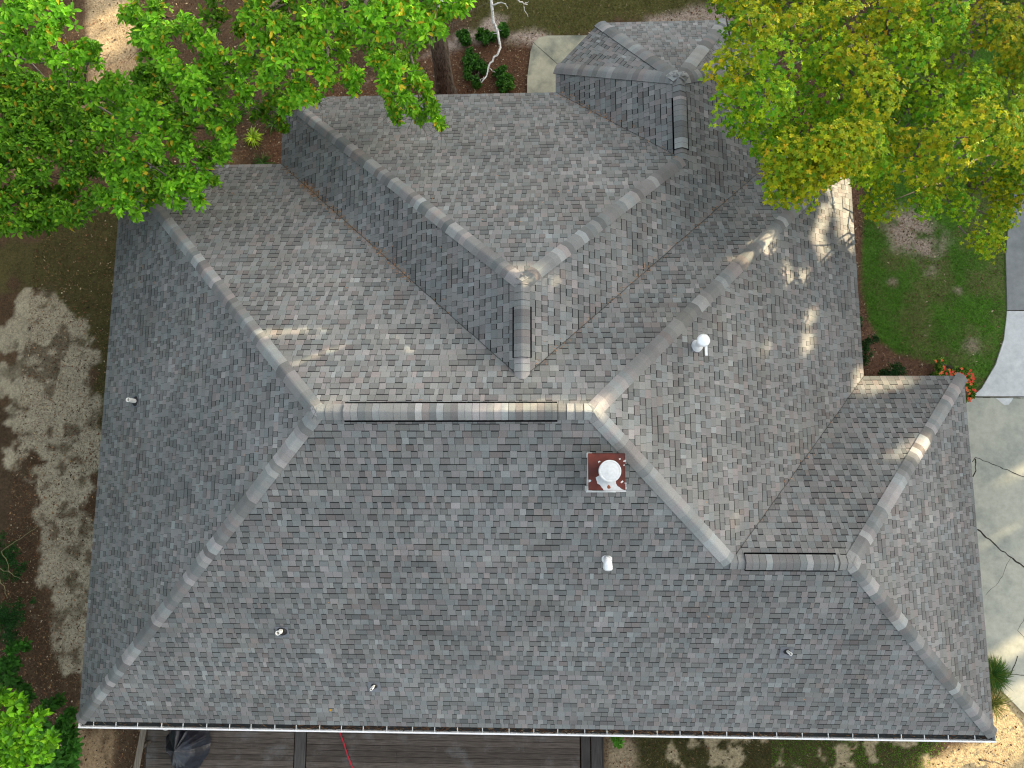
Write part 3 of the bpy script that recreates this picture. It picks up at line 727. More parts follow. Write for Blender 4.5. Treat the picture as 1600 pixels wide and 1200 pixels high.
def roof_leaf(px, py, col, sz, label):
    p = on_roof(px, py); p[2] += .02; mb = MB(); a = random.uniform(0, 6.28); pts = []
    for k in range(8):
        r = sz*(1 if k % 2 == 0 else .55)*random.uniform(.8, 1.1); t = a+k*math.pi/4; pts.append(p+np.array([r*math.cos(t), r*math.sin(t)*.8, .012*(k % 2)]))
    for k in range(8): mb.poly([p+np.array([0,0,.006]), pts[k], pts[(k+1) % 8]], col)
    tag(mb.build('fallen_leaf', M_litter, col=True), label, 'leaf', 'stray leaves on the roof')
roof_leaf(517, 1109, (.45,.26,.03), .045, 'yellow fallen leaf on the front slope above the gutter')
roof_leaf(1026, 968, (.22,.12,.10), .035, 'brown fallen leaf on the front slope below the white gooseneck vent')
roof_leaf(860, 631, (.40,.22,.12), .04, 'small tan leaf stuck at the edge of the longest ridge vent')

# ------------------------------------------------------------------ deck
DZ = .55
deck = empty('deck', (8, -2, 0), 'dark weathered wooden deck along the foot of the house, below the gutter', 'deck')
def DX(px, py=1170): return at(px, py, DZ)[0]
mb = MB(); rd = random.Random(9)
spans = [(DX(228)+.02, DX(459)), (DX(479), DX(906))]
y = .8
while y > -4.2:
    for (xa, xb) in spans:
        g_ = rd.uniform(.7, 1.25); c = (.085*g_, .070*g_, .057*g_); x0 = xa
        while x0 < xb-.01:
            x1 = min(xb, x0+rd.choice([2.4, 3.6, 4.8])) if xb-x0 > 5 else xb
            mb.box(x0+.002, y-.134, DZ-.03, x1-.002, y, DZ+rd.uniform(-.003, .003), c=c); x0 = x1
    y -= .142
mb.build('deck_boards', M_deckw, deck, col=True)
M_deckv, n, b = new_mat('weathered_border_wood', .85, .2)
tc = N(n, 'ShaderNodeTexCoord'); mp = N(n, 'ShaderNodeMapping'); mp.inputs['Scale'].default_value = (22, 1.2, 5)
n.links.new(tc.outputs['Object'], mp.inputs[0]); gn = N(n, 'ShaderNodeTexNoise', Scale=2.2, Detail=6); n.links.new(mp.outputs[0], gn.inputs['Vector'])
n.links.new(mix(n, 1.0, attr_col(n), mapr(n, gn.outputs['Fac'], .25, .75, .5, 1.5), 'MULTIPLY'), b.inputs['Base Color'])
for xa, xb, dz_, g_ in ((DX(460.5), DX(477.5), .004, .075), (DX(908), DX(922), .004, .045), (DX(924), DX(941), .006, .05)):
    mb = MB(); mb.box(xa, -4.2, DZ-.04, xb, .8, DZ+dz_, c=(g_, g_*.93, g_*.86)); mb.build('border_board', M_deckv, deck, col=True)
mb = MB(); a = at(224, 1140, 1.0); b_ = at(210, 1215, 1.0); d = nrm(b_-a); a = a-d*1.0; b_ = b_+d*2; s1 = np.array([-d[1], d[0], 0])*.06
for z0, z1, wd in ((.97, 1.0, 1.25),): mb.prism([tuple((a+s1*wd)[:2]), tuple((a-s1*wd)[:2]), tuple((b_-s1*wd)[:2]), tuple((b_+s1*wd)[:2])][::-1], z0, z1, c=(.16,.14,.11))
mb.build('handrail', M_deckv, deck, col=True)
mb = MB()
for t in (0, .35, .7, 1.0):
    q = a+(b_-a)*t; mb = MB(); mb.box(q[0]-.045, q[1]-.045, 0, q[0]+.045, q[1]+.045, .97, c=(.12,.10,.08)); mb.build('rail_post', M_deckv, deck, col=True)
mb = MB(); mb.box(DX(941)+.01, -4.25, .0, DX(941)+.04, .8, DZ-.02, c=(.05,.045,.04)); mb.build('rim_board', M_deckv, deck, col=True); mb = MB(); mb.box(DX(228)-.02, -4.25, .0, DX(228)+.01, .8, DZ-.02, c=(.05,.045,.04)); mb.build('rim_board', M_deckv, deck, col=True)

# tarp: cloth hung from one high point, radiating folds
pk = at(272, 1167, 1.35); V = []; F = []; na, nr = 96, 22; vt = VNoise(8)
for j in range(nr+1):
    for i in range(na):
        a = 2*math.pi*i/na; t = j/nr
        rx = .52*(1+.14*math.cos(2*a+.6)); ry = .80*(1+.10*math.sin(3*a)); r = t**.9
        fold = (float(vt.one(np.array(a*2.2), np.array(3.)))-.5+.5*(float(vt.one(np.array(a*5.), np.array(9.+t*1.5)))-.5))*.34*t
        h = 1.35-.42*t**.8-(.50*max(0, t-.55)**1.1)*1.7+fold*1.1*(1-.2*t)+.05*(float(vt(np.array(i*.25), np.array(j*.5), 1, 3))-.5)*t
        V.append((pk[0]+rx*r*math.cos(a)*(1+fold), pk[1]-.12+ry*r*math.sin(a)*(1+fold), max(DZ+.01, h)))
for j in range(nr):
    for i in range(na): F.append((j*na+i, j*na+(i+1) % na, (j+1)*na+(i+1) % na, (j+1)*na+i)[::-1])
tag(obj('tarp', V, F, M_tarp), 'crumpled black tarp draped in folds at the left end of the deck', 'tarp')
mb = MB(); a = at(524, 1132, DZ+.06); b_ = at(554, 1205, DZ+.02); pts = []
for k in range(24):
    t = k/23; q = a+(b_-a)*(t*1.9-.15); q[0] += .02*math.sin(t*9); q[2] = DZ+.026; pts.append(q)
mb.tube(pts, .017, 8); tag(mb.build('hose', M_red, smooth=True), 'thin red hose lying across the dark deck boards', 'hose')
# pale pot half hidden under the gutter
p = at(258, 1133, .95); mb = MB(); mb.lathe((p[0], p[1], DZ), [(.10,0),(.13,.2),(.15,.36),(.135,.36),(.12,.22)], 20); tag(mb.build('pot', M_pvc, smooth=True), 'pale round pot half hidden beneath the gutter beside the black tarp', 'pot')

# ------------------------------------------------------------------ foliage
def leaf_mesh(P, Up, k, L, Wd, rng, six=True, droop=.25, star=False):
    """k leaves radiating from each point P with axis Up; returns V, F, sprig index per face"""
    n = len(P); Up = Up/np.linalg.norm(Up, axis=1)[:, None]
    ref = rng.normal(size=(n, 3)); A = np.cross(Up, ref); A /= np.linalg.norm(A, axis=1)[:, None]; B = np.cross(Up, A)
    ang = (np.arange(k)[None]*2*np.pi/k+rng.uniform(-.45, .45, (n, k)))
    el = rng.uniform(-.35, .65, (n, k))-droop*.2; el = el*.3 if star else el; ang = ang if not star else np.arange(k)[None]*2*np.pi/(k+1)+rng.uniform(0, 6.28, (n, 1)); Ls = L*rng.uniform(.6, 1.2, (n, k)); Ws = Wd*rng.uniform(.75, 1.2, (n, k))
    rad = np.cos(ang)[..., None]*A[:, None]+np.sin(ang)[..., None]*B[:, None]
    d = rad*np.cos(el)[..., None]+Up[:, None]*np.sin(el)[..., None]
    s_ = np.cross(Up[:, None], rad); tw = rng.uniform(-.5, .5, (n, k))[..., None]
    nn = np.cross(d, s_); s_ = s_*np.cos(tw)+nn*np.sin(tw); nn = np.cross(d, s_)
    b_ = P[:, None]+rad*(0 if star else .012); Lx = Ls[..., None]; Wx = Ws[..., None]
    if six:
        tip = b_+d*Lx-nn*Lx*.10
        pts = [b_, b_+d*Lx*.35+s_*Wx*.42+nn*Wx*.16, b_+d*Lx*.70+s_*Wx*.44+nn*Wx*.10, tip, b_+d*Lx*.70-s_*Wx*.44+nn*Wx*.10, b_+d*Lx*.35-s_*Wx*.42+nn*Wx*.16]
        V = np.stack(pts, 2).reshape(-1, 3); m = n*k; i = np.arange(m)*6
        F = np.stack([np.stack([i, i+1, i+2, i+3], 1), np.stack([i, i+3, i+4, i+5], 1)], 1).reshape(-1, 4); rep = 2
    else:
        pts = [b_, b_+d*Lx*.5+s_*Wx*.5+nn*Wx*.2, b_+d*Lx, b_+d*Lx*.5-s_*Wx*.5+nn*Wx*.2]
        V = np.stack(pts, 2).reshape(-1, 3); F = np.arange(len(V)).reshape(-1, 4); rep = 1
    return V, F, np.repeat(np.arange(n*k), rep)
def poisson(poly_px, z, dist, rng, holes=(), ntry=6000, margin=17):
    xs = [p[0] for p in poly_px]; ys = [p[1] for p in poly_px]; R = []
    for _ in range(ntry):
        px, py = rng.uniform(min(xs), max(xs)), rng.uniform(min(ys), max(ys))
        if float(poly_dist(np.array(px), np.array(py), poly_px)) < margin: continue
        if any(math.hypot(px-h[0], py-h[1]) < h[2] for h in holes): continue
        q = at(px, py, z)
        if all((q[0]-r[0])**2+(q[1]-r[1])**2 > dist*dist for r in R): R.append(q)
    return R
def cluster_points(cen, rad, n, rng, flat=.5):
    """points on and inside a flattened dome"""
    d = rng.normal(size=(n, 3)); d /= np.linalg.norm(d, axis=1)[:, None]; d[:, 2] = np.abs(d[:, 2])-.25
    r = rad*rng.uniform(.25, 1, n)**.45; lump = 1+.25*np.sin(d[:, 0]*5+cen[0]*7)*np.cos(d[:, 1]*5+cen[1]*5)
    P = cen+d*(r*lump)[:, None]*np.array([1, 1, flat]); return P, d
SHAFTS = []      # (point, radius): gaps cut through the leaves so the low sun lands on the point
def clear_shafts(P, rmul=1.0, tmin=.3):
    keep = np.ones(len(P), bool)
    for (q, r) in SHAFTS:
        d = P-q; t = d @ SV; perp = np.linalg.norm(d-t[:, None]*SV, axis=1); keep &= ~((t > tmin) & (perp < r*rmul))
    return keep
def palette(n, cols, probs, rng, var=(.7, 1.3)):
    return np.array(cols)[rng.choice(len(cols), n, p=probs)]*rng.uniform(*var, (n, 1))
def crown(parent, clumps, per, k, L, Wd, cols, probs, rng, six=True, shafts=False, up=.9, name='crown', star=False):
    PP, UU, CI = [], [], []
    for ci, (cen, rad, flat, bri) in enumerate(clumps):
        P, d = cluster_points(np.array(cen), rad, max(6, int(per*(rad/.5)**2)), rng, flat)
        PP.append(P); UU.append(d*.55+np.array([0, 0, up])+rng.normal(size=d.shape)*.22); CI.append(np.full(len(P), ci))
    P = np.vstack(PP); U = np.vstack(UU); CI = np.concatenate(CI)
    if shafts: kk = clear_shafts(P); P, U, CI = P[kk], U[kk], CI[kk]
    V, F, li = leaf_mesh(P, U, k, L, Wd, rng, six, star=star)
    sp = li//k; nl = li.max()+1
    clt = np.array([np.ones(3)*np.array(c[3]) for c in clumps])[CI][sp]       # hue per clump; lower clumps darkened to stand for crown shade
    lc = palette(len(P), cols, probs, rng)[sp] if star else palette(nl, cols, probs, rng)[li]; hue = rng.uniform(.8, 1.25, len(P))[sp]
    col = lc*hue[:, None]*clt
    return fast_obj(name, V, F, M_leaf, parent, col)
def limbs(parent, trunk, tr, clumps, rng, nmain=6, r0=.09, name='branches', mat=None, every=1, tw=1.0):
    mb = MB(); trunk = [np.array(t, float) for t in trunk]
    mb.tube(trunk, tr, 12); tk = mb.build('trunk', M_bark, parent, smooth=True)
    mb = MB(); cs_ = [np.array(c[0]) for c in clumps][::every]; top = trunk[-1]
    if len(cs_) == 0: return tk
    idx = rng.choice(len(cs_), min(nmain, len(cs_)), replace=False); mains = [cs_[i] for i in idx]; nodes = []
    for m_ in mains:
        pts = []
        for t in np.linspace(0, 1, 7):
            q = top*(1-t)+m_*t; q = q+np.array([0, 0, -.5*math.sin(math.pi*t)*np.linalg.norm(m_-top)*.18])+rng.normal(size=3)*.16*math.sin(math.pi*t); pts.append(q)
        pts[-1][2] -= .2*tw; mb.tube(pts, list(np.linspace(r0, r0*.3, 7)), 7); nodes += pts[2:]
    todo = [c-np.array([0, 0, .20]) for c in cs_]; nodes = [np.array(q) for q in nodes]
    while todo:
        A_ = np.array(todo); B_ = np.array(nodes); dd = np.linalg.norm(A_[:, None]-B_[None], axis=2)
        i, j = np.unravel_index(dd.argmin(), dd.shape); c = todo.pop(i); q = nodes[j]; nodes.append(c)
        if dd[i, j] < .05: continue
        mid = (q+c)/2+rng.normal(size=3)*.08*min(1, dd[i, j]); mb.tube([q, mid, c], [.018*tw+.004, .014*tw+.003, .008*tw+.002], 5)
        for _ in range(3):
            e = c+rng.normal(size=3)*np.array([.20, .20, .08])*tw; mb.tube([mid*.3+c*.7, (c+e)/2+rng.normal(size=3)*.03*tw, e], [.007*tw+.001, .005*tw, .003*tw], 4)
    mb.build(name, mat or M_twig, parent, smooth=True); return tk

# places picked for sun patches, reached through gaps cut in the trees: (px, py, height or None for the roof, radius)
for px, py, z, r in [
    (1312,282,None,.26),(1316,300,None,.30),(1319,322,None,.30),(1323,345,None,.27),(1327,366,None,.2),(1330,388,None,.11),
    (1287,330,None,.10),(1283,350,None,.12),(1279,372,None,.10),(1284,396,None,.10),(1292,290,None,.12),
    (1196,372,None,.12),(1200,388,None,.14),(1180,378,None,.08),(1165,402,None,.14),(1225,420,None,.09),(1233,436,None,.11),(1256,430,None,.11),(1262,500,None,.10),(1262,535,None,.13),
    (888,475,None,.04),(836,560,None,.06),(815,442,None,.10),(868,440,None,.08),
    (412,522,None,.13),(440,520,None,.12),(470,518,None,.10),(500,517,None,.07),(467,566,None,.08),(490,557,None,.08),(512,549,None,.08),(532,541,None,.06),(643,524,None,.09),
    (770,645,None,.09),(790,645,None,.12),(820,645,None,.09),(840,630,None,.09),(490,638,None,.10),(927,637,None,.14),(900,642,None,.10),
    (1352,597,None,.17),(1378,597,None,.18),(1402,598,None,.13),(1410,707,None,.09),(1430,700,None,.12),(1446,690,None,.08),(1345,585,None,.12),
    (1570,1118,0,.42),(1600,1095,0,.35),(1535,1140,0,.32),(1500,1165,0,.30),(1470,1188,0,.26),(1560,1180,0,.22),(1600,1160,0,.25),(1588,1010,0,.22),(1560,1100,0,.2),
    (1595,735,0,.10),(1600,805,0,.12),(1575,820,0,.07),(1550,838,0,.05),
    (180,60,0,.30),(180,95,0,.25),(165,30,0,.2),(398,214,.4,.2)]:
    q = on_roof(px, py) if z is None else at(px, py, z)
    SHAFTS.append((q, r))

rl = np.random.default_rng(21)
GREEN = [(.14,.37,.018), (.20,.46,.022), (.085,.25,.016), (.28,.50,.03), (.55,.42,.03)]
GP = [.36, .27, .24, .10, .03]
def clumps_px(lst, rng, sub=3):
    out = []
    for (px, py, rp, z, br) in lst:
        q = at(px, py, z); r = rp*(CL[2]-z)/FPX
        out.append((q, r*.72, .5, br))
        for k in range(sub):
            a = rng.uniform(0, 6.28); q2 = q+np.array([math.cos(a)*r*.62, math.sin(a)*r*.62, rng.uniform(-.35, .15)]); out.append((q2, r*.45, .5, np.array(br)*rng.uniform(.8, 1.15)))
    return out
# spreading tree at the upper left: lower tier coloured darker to imitate shade inside the crown
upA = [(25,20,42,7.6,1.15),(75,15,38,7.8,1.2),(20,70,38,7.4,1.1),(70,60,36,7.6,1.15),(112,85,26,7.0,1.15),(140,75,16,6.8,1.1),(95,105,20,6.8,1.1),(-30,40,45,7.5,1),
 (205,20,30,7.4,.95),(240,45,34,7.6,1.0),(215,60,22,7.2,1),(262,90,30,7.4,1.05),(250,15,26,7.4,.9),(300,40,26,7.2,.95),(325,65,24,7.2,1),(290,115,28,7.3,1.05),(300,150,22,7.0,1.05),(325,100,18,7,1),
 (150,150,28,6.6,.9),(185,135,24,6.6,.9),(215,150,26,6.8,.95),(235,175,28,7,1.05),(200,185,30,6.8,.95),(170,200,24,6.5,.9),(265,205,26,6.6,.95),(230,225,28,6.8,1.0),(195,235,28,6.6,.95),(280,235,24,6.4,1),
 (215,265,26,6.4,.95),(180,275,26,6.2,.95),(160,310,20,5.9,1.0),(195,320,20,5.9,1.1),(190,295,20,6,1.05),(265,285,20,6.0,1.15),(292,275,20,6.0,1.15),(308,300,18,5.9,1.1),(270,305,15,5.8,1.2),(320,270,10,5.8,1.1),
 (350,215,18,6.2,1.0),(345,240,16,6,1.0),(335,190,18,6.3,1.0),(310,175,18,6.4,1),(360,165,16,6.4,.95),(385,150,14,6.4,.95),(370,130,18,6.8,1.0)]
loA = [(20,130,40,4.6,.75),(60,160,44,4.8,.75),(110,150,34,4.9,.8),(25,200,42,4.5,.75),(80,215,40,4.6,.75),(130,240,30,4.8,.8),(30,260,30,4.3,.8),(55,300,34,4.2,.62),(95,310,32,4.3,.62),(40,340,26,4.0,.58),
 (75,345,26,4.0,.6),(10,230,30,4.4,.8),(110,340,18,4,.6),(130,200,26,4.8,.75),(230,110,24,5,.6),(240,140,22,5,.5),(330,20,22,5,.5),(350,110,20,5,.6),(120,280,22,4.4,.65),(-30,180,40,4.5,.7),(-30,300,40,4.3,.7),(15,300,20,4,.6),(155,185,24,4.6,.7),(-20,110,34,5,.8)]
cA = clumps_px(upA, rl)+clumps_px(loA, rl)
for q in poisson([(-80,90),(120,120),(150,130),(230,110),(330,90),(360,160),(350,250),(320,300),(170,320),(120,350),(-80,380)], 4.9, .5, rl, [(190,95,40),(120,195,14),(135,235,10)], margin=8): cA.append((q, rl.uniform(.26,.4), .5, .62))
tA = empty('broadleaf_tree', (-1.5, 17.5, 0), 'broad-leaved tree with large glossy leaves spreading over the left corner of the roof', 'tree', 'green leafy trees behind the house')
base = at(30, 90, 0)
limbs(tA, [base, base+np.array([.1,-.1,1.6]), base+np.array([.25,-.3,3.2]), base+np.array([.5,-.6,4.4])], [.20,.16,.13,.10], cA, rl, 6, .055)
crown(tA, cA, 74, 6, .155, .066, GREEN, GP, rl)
# second tree, whose thick furrowed trunk shows behind the north eave
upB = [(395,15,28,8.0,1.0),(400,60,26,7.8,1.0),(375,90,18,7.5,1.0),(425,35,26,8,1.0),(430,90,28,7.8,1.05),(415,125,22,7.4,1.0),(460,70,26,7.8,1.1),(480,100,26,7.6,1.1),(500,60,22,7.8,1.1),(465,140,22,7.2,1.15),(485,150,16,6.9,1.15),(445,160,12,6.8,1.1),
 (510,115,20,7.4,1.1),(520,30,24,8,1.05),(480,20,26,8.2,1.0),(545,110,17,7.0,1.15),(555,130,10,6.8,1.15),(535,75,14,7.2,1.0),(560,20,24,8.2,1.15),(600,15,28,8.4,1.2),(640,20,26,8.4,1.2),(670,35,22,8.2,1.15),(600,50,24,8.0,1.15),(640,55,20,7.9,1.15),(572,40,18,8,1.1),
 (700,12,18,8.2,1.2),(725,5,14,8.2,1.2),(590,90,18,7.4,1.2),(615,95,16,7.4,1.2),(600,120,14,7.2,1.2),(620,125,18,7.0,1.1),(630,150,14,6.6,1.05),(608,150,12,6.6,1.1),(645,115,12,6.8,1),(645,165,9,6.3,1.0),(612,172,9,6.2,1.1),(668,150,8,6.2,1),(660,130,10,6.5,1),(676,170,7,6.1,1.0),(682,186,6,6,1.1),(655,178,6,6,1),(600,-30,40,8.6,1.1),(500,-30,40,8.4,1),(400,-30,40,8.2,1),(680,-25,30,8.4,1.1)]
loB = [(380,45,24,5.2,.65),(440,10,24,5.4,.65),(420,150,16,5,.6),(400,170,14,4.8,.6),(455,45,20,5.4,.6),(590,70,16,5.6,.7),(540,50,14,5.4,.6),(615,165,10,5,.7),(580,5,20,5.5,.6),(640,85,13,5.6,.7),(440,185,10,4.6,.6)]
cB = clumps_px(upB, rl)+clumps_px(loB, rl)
for q in poisson([(380,-60),(720,-60),(690,20),(640,100),(600,110),(560,60),(500,150),(420,160),(385,120)], 5.8, .55, rl, [(560,95,30),(690,90,40)], margin=6): cB.append((q, rl.uniform(.24,.36), .5, .62))  # inner clumps coloured darker, imitating shade below the upper leaves
tB = empty('broadleaf_tree', tuple(at(698, 150, 0)), 'leafy tree with a thick furrowed brown trunk rising behind the top eave of the roof', 'tree', 'green leafy trees behind the house')
b0, b1_ = at(697, 150, 0), at(683, 45, 2.9)
up_ = b1_-b0; mbk = MB()
mbk_p = [b0+np.array([0,0,-.1]), b0+up_*.12, b0+up_*.4, b0+up_*.75, b1_, b1_+np.array([-.15,.15,1.6]), b1_+np.array([-.4,.3,3.2])]
cBl = cB
limbs(tB, mbk_p, [.42,.30,.265,.25,.235,.2,.15], cBl, rl, 7, .06)
crown(tB, cB, 74, 6, .150, .062, GREEN, [.33,.30,.14,.16,.07], rl)
def branch_px(mb, pts, r0, r1, n=7):
    P = [at(*p) for p in pts]; Q = []
    for i in range(len(P)-1):
        for t in (0, .33, .66): Q.append(P[i]+(P[i+1]-P[i])*t+rl.normal(size=3)*.014*(t > 0))
    Q.append(P[-1]); mb.tube(Q, list(np.linspace(r0, r1, len(Q))), n)
mb = MB()
branch_px(mb, [(740,-90,6.2),(762,-40,6.0),(768,5,5.8),(771,35,5.6),(778,50,5.5),(781,70,5.4),(777,86,5.35),(766,98,5.3),(762,112,5.25),(752,129,5.2)], .042, .014)
branch_px(mb, [(770,8,5.8),(782,4,5.85),(790,6,5.85),(793,14,5.8)], .018, .006, 5); branch_px(mb, [(777,52,5.5),(770,53,5.5)], .010, .004, 5)
branch_px(mb, [(764,106,5.3),(769,111,5.35),(774,113,5.35)], .010, .004, 5); branch_px(mb, [(756,120,5.2),(751,124,5.2),(752,128,5.2)], .008, .003, 5)
branch_px(mb, [(776,45,5.5),(783,48,5.6)], .008, .003, 5)
branch_px(mb, [(780,-60,6.2),(800,-4,6.0),(812,3,6.0),(824,7,5.9)], .022, .010, 6); branch_px(mb, [(818,5,5.95),(819,15,5.9),(825,26,5.9)], .009, .004, 5); branch_px(mb, [(820,6,5.95),(826,2,5.95)], .008, .003, 5)
branch_px(mb, [(683,30,6.0),(700,-40,6.2),(740,-90,6.2)], .06, .042); branch_px(mb, [(740,-90,6.2),(780,-60,6.2)], .03, .022)
mb.build('dead_branch', M_deadwood, tB, smooth=True)

# maple at the upper right
outM = [(1112,-60),(1106,5),(1128,40),(1140,62),(1128,85),(1136,120),(1128,160),(1140,185),(1165,192),(1182,212),(1172,235),(1180,262),(1205,272),(1222,300),(1248,300),(1268,282),(1290,268),(1322,258),(1345,262),(1420,262),(1500,250),(1700,240),(1700,-60)]
holes = [(1234,92,20),(1417,55,18),(1245,120,10),(1428,112,12),(1415,172,14),(1500,72,18),(1185,210,8),(1372,262,10)]
cen = poisson(outM, 8.2, .60, rl, holes, margin=16)+[at(x_, y_, 8.2) for x_, y_ in ((1285,248),(1305,243),(1325,236),(1345,240),(1262,262),(1240,282),(1222,284),(1300,225),(1335,220))]
MAPLE = [(.32,.36,.010), (.22,.31,.012), (.46,.43,.014), (.13,.27,.012), (.52,.36,.018)]
MPP = [.35, .33, .11, .18, .03]
cM = []; vm = VNoise(31)
for q in cen:
    px, py = to_px(q); n1 = float(vm(np.array(q[0]), np.array(q[1]), .55, 3)); n2 = float(vm(np.array(q[0]+40), np.array(q[1]), .9, 3))
    z = 6.6+3.2*n1+1.2*n2+rl.uniform(-.35, .35)-(1.0 if px > 1480 and py < 130 else 0); dist = abs(float(poly_dist(np.array(px), np.array(py), outM))); z -= max(0, 1-dist/60)*1.1
    q2 = at(px, py, z); hue = np.array([.72, 1.02, .9]) if n2 < .42 else (np.array([1.04, .98, .9]) if n2 > .58 else np.ones(3))
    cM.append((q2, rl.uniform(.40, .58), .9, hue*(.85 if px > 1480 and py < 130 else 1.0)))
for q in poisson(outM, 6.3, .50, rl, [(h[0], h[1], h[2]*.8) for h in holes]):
    q[2] = rl.uniform(5.6, 6.8); q3 = at(*to_px(q), q[2]); cM.append((q3, rl.uniform(.32, .48), .5, np.array([.42,.68,.8])))  # lower clumps tinted dark for the shade deep in the crown
tM = empty('maple_tree', tuple(at(1440, 150, 0)), 'maple with small yellow-green leaves turning orange over the upper right corner of the roof', 'tree')
base = at(1440, 150, 0)
limbs(tM, [base, base+np.array([0,.1,2]), base+np.array([-.1,.1,4]), base+np.array([-.2,.1,5.6])], [.26,.22,.18,.13], cM, rl, 7, .055)
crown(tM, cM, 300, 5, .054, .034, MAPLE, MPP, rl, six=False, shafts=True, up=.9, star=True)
# lower, nearer tree beside the lawn
outN = [(1335,258),(1420,262),(1500,245),(1700,235),(1700,330),(1606,330),(1592,365),(1570,402),(1545,408),(1528,392),(1512,375),(1480,350),(1440,338),(1408,330),(1398,345),(1380,372),(1362,376),(1342,350),(1326,325),(1332,295)]
cN = []
for q in poisson(outN, 6.0, .50, rl):
    px, py = to_px(q); n1 = float(vm(np.array(q[0]), np.array(q[1]+60), .6, 3)); n2 = float(vm(np.array(q[0]+90), np.array(q[1]), 1.0, 3))
    hue = np.array([.7, 1.0, .9]) if n2 < .45 else (np.array([1.0, .98, .9]) if n2 > .6 else np.array([.92, 1.0, .9]))
    cN.append((at(px, py, 4.4+2.4*n1-(.9 if px < 1400 else 0)), rl.uniform(.34, .48), .85, hue))
    if rl.random() < .7: cN.append((at(px+rl.uniform(-10, 14), py-12+rl.uniform(-10, 10), 3.6), rl.uniform(.28, .4), .5, np.array([.6,.85,.9])))  # under-clumps tinted darker to suggest crown shade
base = at(1520, 290, 0)
tN = empty('maple_tree', tuple(base), 'smaller yellow-green maple standing over the top of the lawn next to the driveway', 'tree')
limbs(tN, [base, base+np.array([0,.05,1.5]), base+np.array([-.1,.1,3]), base+np.array([-.2,.1,3.9])], [.16,.14,.11,.08], cN, rl, 6, .035)
crown(tN, cN, 270, 5, .054, .034, MAPLE, [.34,.34,.09,.21,.02], rl, six=False, shafts=True, up=.9, star=True)

# sapling and shrubs at the lower left
BRI = [(.13,.34,.012), (.09,.26,.012), (.20,.40,.02), (.05,.16,.015)]
cS = clumps_px([(8,1120,28,4.0,1.1),(5,1160,30,4.2,1.15),(35,1150,24,4.2,1.15),(30,1185,28,4.2,1.1),(45,1130,11,3.9,1.25),(55,1175,16,4.0,1.05),(10,1200,34,4.1,1.1),(-25,1150,34,4.2,1),(0,1095,14,3.8,1.2)], rl)
tS = empty('leafy_sapling', tuple(at(5, 1190, 0)), 'bright green broad-leaved sapling in the lower left corner', 'tree')
base = at(-20, 1200, 0); limbs(tS, [base, base+np.array([0,.1,1.6]), base+np.array([.1,.2,3])], [.05,.04,.03], cS, rl, 6, .025, tw=.6)
crown(tS, cS, 44, 6, .20, .085, BRI, [.4,.35,.1,.15], rl)
DKG = [(.035,.13,.016), (.05,.17,.02), (.025,.085,.012)]
cS = clumps_px([(75,1150,20,1.7,1.1),(100,1135,16,1.4,1),(85,1185,20,1.8,1.1),(105,1170,13,1.5,1.2),(60,1120,12,1.5,.9),(100,1195,14,1.6,1.1),(60,1200,20,1.6,.9),(75,1105,8,1.3,.8),(108,1150,9,1.3,1.1)], rl)
t_ = empty('leafy_shrub', tuple(at(80, 1170, 0)), 'mid-green shrub between the bright sapling and the left end of the gutter', 'shrub')
base = at(82, 1160, 0); limbs(t_, [base, base+np.array([0,0,.4]), base+np.array([.02,0,.7])], [.03,.025,.02], cS, rl, 5, .015, tw=.4); crown(t_, cS, 40, 6, .19, .085, DKG, [.45,.4,.15], rl)
cS = clumps_px([(15,1035,14,1.6,.8),(12,1060,14,1.6,.7),(25,1012,9,1.5,1),(5,1045,16,1.5,.7),(35,1085,10,1.4,.75),(-10,1060,20,1.5,.8)], rl)
t_ = empty('leafy_shrub', tuple(at(0, 1050, 0)), 'dark-leaved shrub above the bright sapling at the left edge', 'shrub')
base = at(-8, 1050, 0); limbs(t_, [base, base+np.array([0,0,.5]), base+np.array([.02,0,.8])], [.03,.025,.02], cS, rl, 5, .015, tw=.4); crown(t_, cS, 34, 6, .17, .085, DKG, [.45,.3,.25], rl)
def fine_shrub(lst, label, seed, stems=(), cols=((.02,.075,.016),(.03,.10,.02),(.015,.05,.012)), per=150, L=.06, group=None, cat='shrub', bri=1.0):
    r_ = np.random.default_rng(seed); cs_ = clumps_px([(a, b_, c, d, bri) for a, b_, c, d in lst], r_)
    q = at(lst[0][0], lst[0][1], 0); t = empty('shrub', tuple(q), label, cat, group)
    mb = MB()
    for c in cs_: e = np.array(c[0]); mb.tube([q+np.array([0,0,.0]), (q+e)/2+np.array([0,0,.05]), e], [.012,.009,.005], 4)
    mb.build('stems', M_twig, t)
    if stems:
        mb = MB()
        for pts in stems: branch_px(mb, pts, .011, .004, 5)
        mb.build('bare_stalk', M_stalk, t)
    crown(t, cs_, per, 6, L, L*.55, cols, [1/len(cols)]*len(cols), r_, six=False, name='foliage'); return t
M_stalk = simple('pale_stalk', (.22, .20, .10), .8, 25, .3)
fine_shrub([(8,870,20,.8),(18,860,16,.8),(25,880,12,.7),(5,895,18,.8),(0,845,14,.7)], 'low dark shrub with long bare stalks at the left edge, upper of two', 41,
   [[(2,862,.9),(25,845,1.3),(45,832,1.5),(58,823,1.6)], [(2,862,.9),(12,880,1.2),(16,895,1.3)], [(0,888,.9),(18,896,1.1),(34,906,1.2)]])
fine_shrub([(10,955,24,.8),(25,970,18,.8),(5,985,20,.8),(30,945,12,.7),(15,1000,14,.7),(-10,960,24,.8)], 'low dark shrub with one drooping stalk at the left edge, lower of two', 42, [[(0,905,.9),(8,922,1.1),(12,935,1.2)]])
